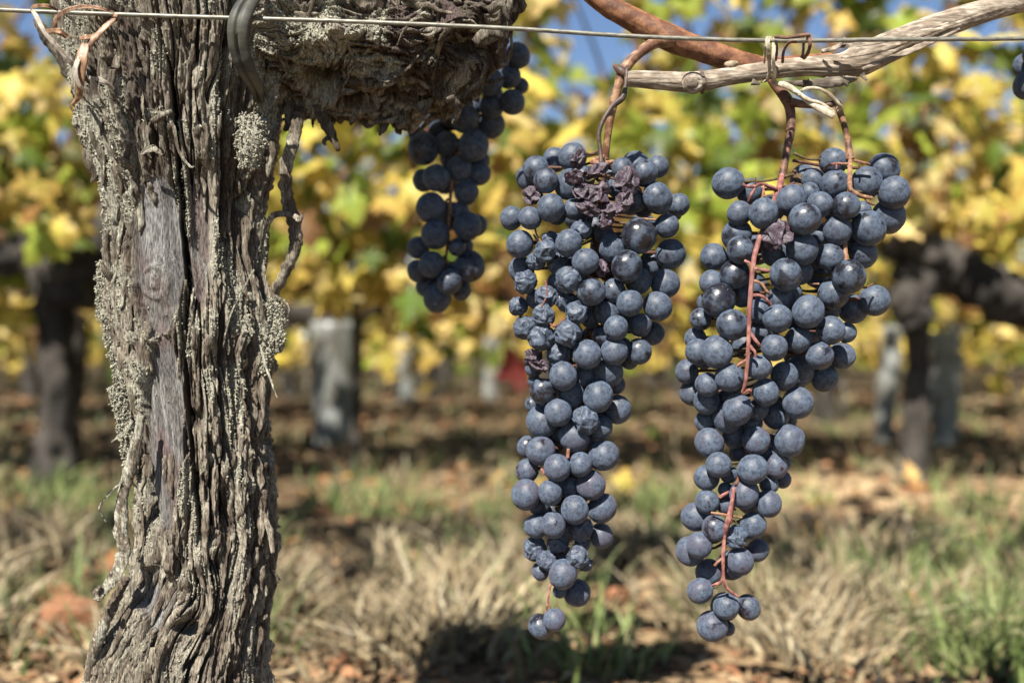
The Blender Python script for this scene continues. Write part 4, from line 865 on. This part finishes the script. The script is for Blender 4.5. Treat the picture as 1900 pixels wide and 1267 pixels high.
Ll = [(655,212,48,0),(572,150,32,1),(540,225,42,1),(495,235,32,2),(622,292,45,1),(668,325,30,2),(635,388,48,0),(476,315,46,0),(550,312,50,0),(555,405,46,1),(553,473,54,1),(455,452,52,0),(487,553,58,0),(297,565,58,0),(385,545,46,1),(435,640,48,1),(510,660,42,1),(347,675,52,0),(298,685,40,2),(510,610,38,2),(460,728,47,1),(325,787,54,0),(435,800,36,2),(465,858,54,0),(502,855,40,2),(343,890,55,0),(278,940,44,1),(425,938,34,0,'H'),(445,935,42,1),(328,1003,50,0),(473,1010,60,0,'H'),(275,1028,40,1),(397,1068,48,0),(310,1085,42,2),(440,1098,40,1),(350,1130,53,0),(270,500,36,2),(355,500,42,2),(330,430,44,2),(400,440,44,2),(480,400,40,2),(400,600,40,3),(500,520,40,3),(600,250,30,3),(560,360,40,3)]
leftb = conv(Ll, 640, 0, 2.043)
edge_ = [(1907,158,26,0,'N'),(1903,122,22,1,'N'),(1940,140,27,0,'N'),(1925,100,25,1,'N'),(1950,180,26,1,'N'),(1930,195,24,0,'N'),(1975,120,26,1,'N'),(1985,165,26,0,'N'),(1950,225,25,0,'N'),(1975,205,25,1,'N'),(1960,90,24,2,'N'),(1958,262,25,0,'N')]
BR = random.Random(5)
def bunch(name, lst, Dc, label, axis, group, stalks, fill=True, shade=False):
    """grapes picked out in the photograph, each set at its own depth round the bunch's axis"""
    ay = [a[1] for a in axis]; ax = [a[0] for a in axis]; ahw = [a[2] for a in axis]
    t = empty(name, tuple(P(axis[0][0], axis[0][1], Dc)), label, 'grape bunch', group); loc = np.array(t.location)
    B_ = []
    for x, y, r, L, k in lst:
        rp = r; hw = np.interp(y, ay, ahw); xc = np.interp(y, ay, ax)
        zf = -math.sqrt(max(0., (hw*.9)**2-(x-xc)**2))*.62
        B_.append([x, y, rp, zf+max(L, 0)*.85*r*(1.1)-(12 if L < 0 else 0), L, k])
    B_.sort(key=lambda b: (b[4], b[3])); done = []
    for b in B_:
        for _ in range(2):
            for c in done:
                d2 = (b[0]-c[0])**2+(b[1]-c[1])**2; s = (b[2]+c[2])*(.93 if 'R' not in (b[5], c[5]) and 'S' not in (b[5], c[5]) else .72)
                if d2 < s*s:
                    dz = math.sqrt(s*s-d2)
                    if abs(b[3]-c[3]) < dz: b[3] = c[3]+dz if (b[4] >= c[4]) else min(b[3], c[3]-dz)
        done.append(b)
    if fill:   # the far side of the bunch
        back = []
        for b in B_:
            if b[5] == 'R' or BR.random() < .45: continue
            hw = np.interp(b[1], ay, ahw); xc = np.interp(b[1], ay, ax)
            x = xc+(b[0]-xc)*BR.uniform(.3, .75); z = math.sqrt(max(0, (hw*.8)**2-(x-xc)**2))*.75+BR.uniform(-4, 8)
            e = [x, b[1]+BR.uniform(-14, 14), BR.uniform(23, 28), z, 4, 'N']
            if all((e[0]-c[0])**2+(e[1]-c[1])**2+(e[3]-c[3])**2 > (.86*(e[2]+c[2]))**2 for c in done+back): back.append(e)
        done += back
    mb = MB(); px2 = Dc/FPX
    for x, y, r, z, L, k in done:
        d = Dc+z*px2; c = P(x, y, d); R = r/FPX*d
        kk = {'N': 'N', 'B': 'N', 'H': 'N', 'S': 'S', 'M': 'S', 'X': 'R', 'R': 'R'}[k]
        o = bpy.data.objects.new('grape' if kk != 'R' else 'dried_grape', GM[kk][BR.randrange(5)]); COL.objects.link(o); o.parent = t
        o.location = c-loc
        o.rotation_euler = (BR.uniform(-.9, .35), BR.uniform(-.5, .5), BR.uniform(0, 6.3)) if kk == 'N' else (BR.uniform(0, 6), BR.uniform(0, 6), BR.uniform(0, 6))
        f = BR.uniform(.955, 1.045)
        if kk == 'R': R *= 1.38
        if kk == 'S': R *= 1.13
        o.scale = (R*f, R/f, R*BR.uniform(.96, 1.07))
        rub = {'B': .47, 'H': .38, 'X': .8}.get(k, BR.uniform(0, .20)+(BR.random() < .22)*.14); pur = BR.uniform(0, 1) if kk == 'N' else BR.uniform(.0, .5)
        o.color = (rub, pur*(.9 if y > 800 else .3), 0, 1)
        if k == 'X': o['label'] = 'shrivelled black grape'
        # pedicel from the rachis
        if kk == 'N':
            xc = np.interp(y-18, ay, ax); a_ = P(xc+BR.uniform(-4, 4), y-16, Dc+BR.uniform(-2, 3)*px2*2)
            v = c-a_; ln = np.linalg.norm(v)
            if ln > R*1.2:
                e = c-v/ln*R*.92; midp = (a_+e)/2+np.array([0, 0, -.0015])
                V, F = tube([a_, midp, e], [.0009, .0006, .0011], 10, 6, .2, 900); mb.add(V, F, (.13, .06, .04) if BR.random() < .6 else (.12, .09, .04))
    for pts, rad, ca_, cb_ in stalks:
        pp = [P(x, y, Dc+z*px2) for x, y, z in pts]; V, F = tube(pp, [q_*.62/FPX*Dc for q_ in rad], 60 if len(pts) > 3 else 18, 10, .16, 450)
        mb.add(V, F, colored(V, ca_, cb_, 300))
    o = link('rachis', mb.mesh('rachis', M_stem), t); 
    for v_ in (o.data,): v_.transform(Matrix.Translation(-Vector(loc)))
    return t
PK, PK2 = (.22, .075, .065), (.40, .19, .155); OR, OR2 = (.24, .115, .07), (.42, .25, .14); DK, DK2 = (.14, .06, .035), (.28, .13, .08)
bunch('grape_bunch', midb, .523, 'middle bunch of blue black grapes with shrivelled purple raisins at the top', [(1118, 270, 60), (1110, 330, 150), (1100, 420, 165), (1100, 560, 150), (1085, 660, 125), (1070, 760, 95), (1055, 860, 95), (1045, 950, 90), (1050, 1040, 60), (1030, 1110, 30), (1010, 1160, 30)], 'grape bunches on the front row',
 [([(1123, 292, 0), (1120, 320, 5), (1112, 400, 20), (1100, 520, 20), (1085, 700, 20), (1058, 850, 0), (1040, 960, 0), (1030, 1060, -5)], [8, 8, 7, 7, 6, 5, 4, 4], DK, OR),
  ([(1028, 1060, -5), (1020, 1090, -12), (1016, 1118, -14), (1012, 1140, -10)], [4, 3.5, 3.5, 3], PK, PK2), ([(1016, 1112, -14), (1021, 1126, -14), (1024, 1140, -14)], [2.5, 2, 2.5], PK, PK2),
  ([(1110, 385, -40), (1140, 400, -62), (1180, 405, -66), (1216, 408, -60)], [4, 4, 3.5, 3.5], OR, OR2), ([(1150, 470, -30), (1160, 440, -55), (1158, 415, -62)], [3, 4, 4], OR, OR2),
  ([(1040, 440, -50), (1005, 450, -48), (990, 436, -30)], [3, 3.5, 3], OR, OR2), ([(1005, 450, -48), (996, 436, -48), (993, 425, -40)], [2.5, 2.5, 3], OR, OR2),
  ([(1095, 325, -60), (1130, 330, -64), (1180, 345, -62), (1195, 360, -58)], [3.5, 3.5, 3, 3], DK, OR), ([(1004, 572, -70), (1015, 545, -60), (1012, 520, -50)], [2.5, 3, 3], DK, PK),
  ([(1050, 590, -80), (1030, 605, -80), (1020, 600, -70)], [3, 4, 3], DK, PK), ([(1010, 880, -45), (1005, 870, -40), (1020, 888, -50)], [3, 4, 3], PK, PK2), ([(1055, 832, -50), (1053, 850, -50)], [5, 5], OR, PK2),
  ([(1085, 300, -30), (1060, 318, -50), (1045, 330, -55)], [3, 3, 3], DK, OR), ([(1122, 290, 0), (1100, 300, -20), (1122, 304, -30), (1138, 300, -10)], [6, 9, 10, 6], OR, OR2)])
bunch('grape_bunch', rightb, .523, 'right bunch of blue black grapes hanging from two stalks, pink stem showing down its front', [(1470, 300, 110), (1480, 380, 190), (1470, 470, 190), (1455, 560, 190), (1425, 650, 180), (1400, 740, 130), (1390, 830, 105), (1370, 920, 95), (1345, 1000, 90), (1340, 1090, 60), (1335, 1160, 45)], 'grape bunches on the front row',
 [([(1451, 325, -10), (1447, 345, -30), (1440, 362, -50), (1430, 390, -70), (1418, 420, -84), (1408, 446, -100), (1400, 474, -112), (1396, 505, -118), (1393, 545, -122), (1390, 590, -122), (1389, 630, -122), (1387, 670, -122), (1383, 710, -115), (1377, 730, -105)], [8, 9, 8, 7, 6.5, 7.5, 7.5, 7, 6.5, 6, 5.5, 5.5, 5, 4], PK, PK2),
  ([(1440, 352, -50), (1424, 345, -62), (1410, 342, -70), (1400, 346, -74), (1386, 346, -80), (1378, 342, -80)], [7, 6, 5, 5, 4.5, 5], PK, PK2), ([(1416, 344, -66), (1417, 356, -78), (1418, 366, -80)], [4, 3.5, 4], PK, PK2), ([(1402, 346, -72), (1394, 362, -76), (1389, 374, -70)], [4.5, 4, 4], PK, PK2), ([(1400, 346, -72), (1402, 336, -76), (1402, 330, -76)], [2, 1.5, 2.5], DK, DK),
  ([(1397, 498, -116), (1412, 500, -122), (1428, 503, -126)], [5, 4.5, 5], PK, PK2), ([(1395, 520, -118), (1412, 526, -124), (1422, 540, -126), (1428, 546, -120)], [4.5, 4, 4, 4], OR, OR2), ([(1394, 548, -120), (1410, 548, -126), (1422, 556, -126), (1430, 566, -120)], [5, 4.5, 4.5, 4], PK, PK2),
  ([(1390, 615, -120), (1404, 634, -126), (1410, 642, -120)], [5, 4.5, 4], PK, PK2), ([(1390, 640, -120), (1400, 652, -126), (1402, 662, -124)], [5, 4, 4], PK, PK2), ([(1386, 668, -120), (1374, 674, -124), (1368, 680, -118)], [4.5, 4, 4], PK, PK2),
  ([(1396, 494, -114), (1390, 488, -112), (1382, 484, -106)], [4, 4, 4], PK, PK2),
  ([(1578, 292, -10), (1577, 312, -40), (1577, 345, -80), (1584, 356, -86), (1600, 364, -88), (1618, 368, -84)], [6, 7, 6.5, 6, 5, 5], OR, OR2), ([(1604, 366, -86), (1612, 376, -84), (1622, 380, -78)], [4, 3.5, 3.5], OR, OR2), ([(1580, 296, -14), (1592, 300, -24), (1606, 303, -30), (1614, 306, -30)], [4.5, 4.5, 4, 4], DK, OR), ([(1592, 300, -24), (1594, 308, -26), (1593, 314, -24)], [3, 2.5, 3], DK, OR), ([(1574, 305, -34), (1552, 304, -44), (1536, 308, -46), (1528, 316, -40)], [4, 4, 3.5, 3.5], PK, OR2), ([(1552, 304, -44), (1552, 316, -48)], [2.5, 3], PK, OR2),
  ([(1577, 345, -80), (1574, 400, -60), (1568, 450, -70), (1571, 490, -80)], [6, 6, 6, 6], OR, OR2), ([(1500, 527, -60), (1520, 527, -64)], [3, 3], OR, OR2), ([(1598, 530, -70), (1606, 534, -70), (1620, 526, -66)], [4, 3, 2.5], DK, OR),
  ([(1462, 400, -70), (1466, 430, -76), (1462, 450, -60)], [5, 5, 5], PK, PK2),
  ([(1377, 730, -105), (1390, 724, -110), (1394, 732, -100)], [4, 4.5, 3], PK, PK2),
  ([(1362, 905, -60), (1358, 932, -72), (1353, 960, -76), (1349, 975, -72), (1344, 1000, -60), (1342, 1030, -66), (1342, 1060, -66), (1343, 1076, -64), (1350, 1092, -58), (1362, 1102, -52), (1369, 1106, -50)], [5, 6, 8, 8, 5, 5, 4.5, 5, 4.5, 4.5, 4], PK, PK2),
  ([(1350, 956, -72), (1334, 953, -70), (1320, 951, -60)], [4.5, 4, 4], OR, OR2), ([(1335, 922, -64), (1344, 917, -66), (1352, 912, -58)], [6, 4.5, 4], PK, PK2), ([(1354, 954, -70), (1366, 958, -68), (1376, 960, -60)], [3, 3, 3], OR, OR2),
  ([(1342, 1035, -64), (1332, 1042, -68), (1326, 1049, -66)], [3.5, 3.5, 4.5], OR, PK2), ([(1343, 1076, -64), (1332, 1082, -60), (1322, 1086, -50)], [4.5, 4.5, 4], PK, PK2), ([(1385, 800, -20), (1384, 850, -20), (1365, 900, -50)], [5, 5, 5], DK, OR)])
bunch('grape_bunch', leftb, .618, 'left bunch of dark grapes in the shade of the thick vine arm', [(930, 60, 50), (915, 130, 70), (895, 210, 75), (840, 290, 75), (835, 360, 70), (830, 430, 60), (825, 500, 65), (805, 570, 30)], 'grape bunches on the front row',
 [([(900, 60, 10), (915, 95, -20), (922, 120, -20), (900, 190, 0), (850, 280, 0), (838, 340, -20), (834, 390, -20), (832, 430, -14), (826, 500, 0)], [8, 7, 5, 5, 5, 4.5, 5, 4.5, 4], OR, OR2), ([(905, 82, -24), (920, 96, -30), (936, 92, -28)], [4, 4, 3.5], PK, PK2), ([(832, 378, -20), (822, 372, -16)], [3, 3], OR, OR2)])
bunch('grape_bunch', edge_, .545, 'grape bunch mostly cut off by the right edge below the dead cane', [(1950, 70, 40), (1950, 150, 50), (1955, 260, 30)], 'grape bunches on the front row', [([(1950, 0, 0), (1955, 60, 0), (1955, 200, 0)], [6, 6, 5], OR, OR2)])
# shreds of dry matter at the top of the middle bunch
t = None
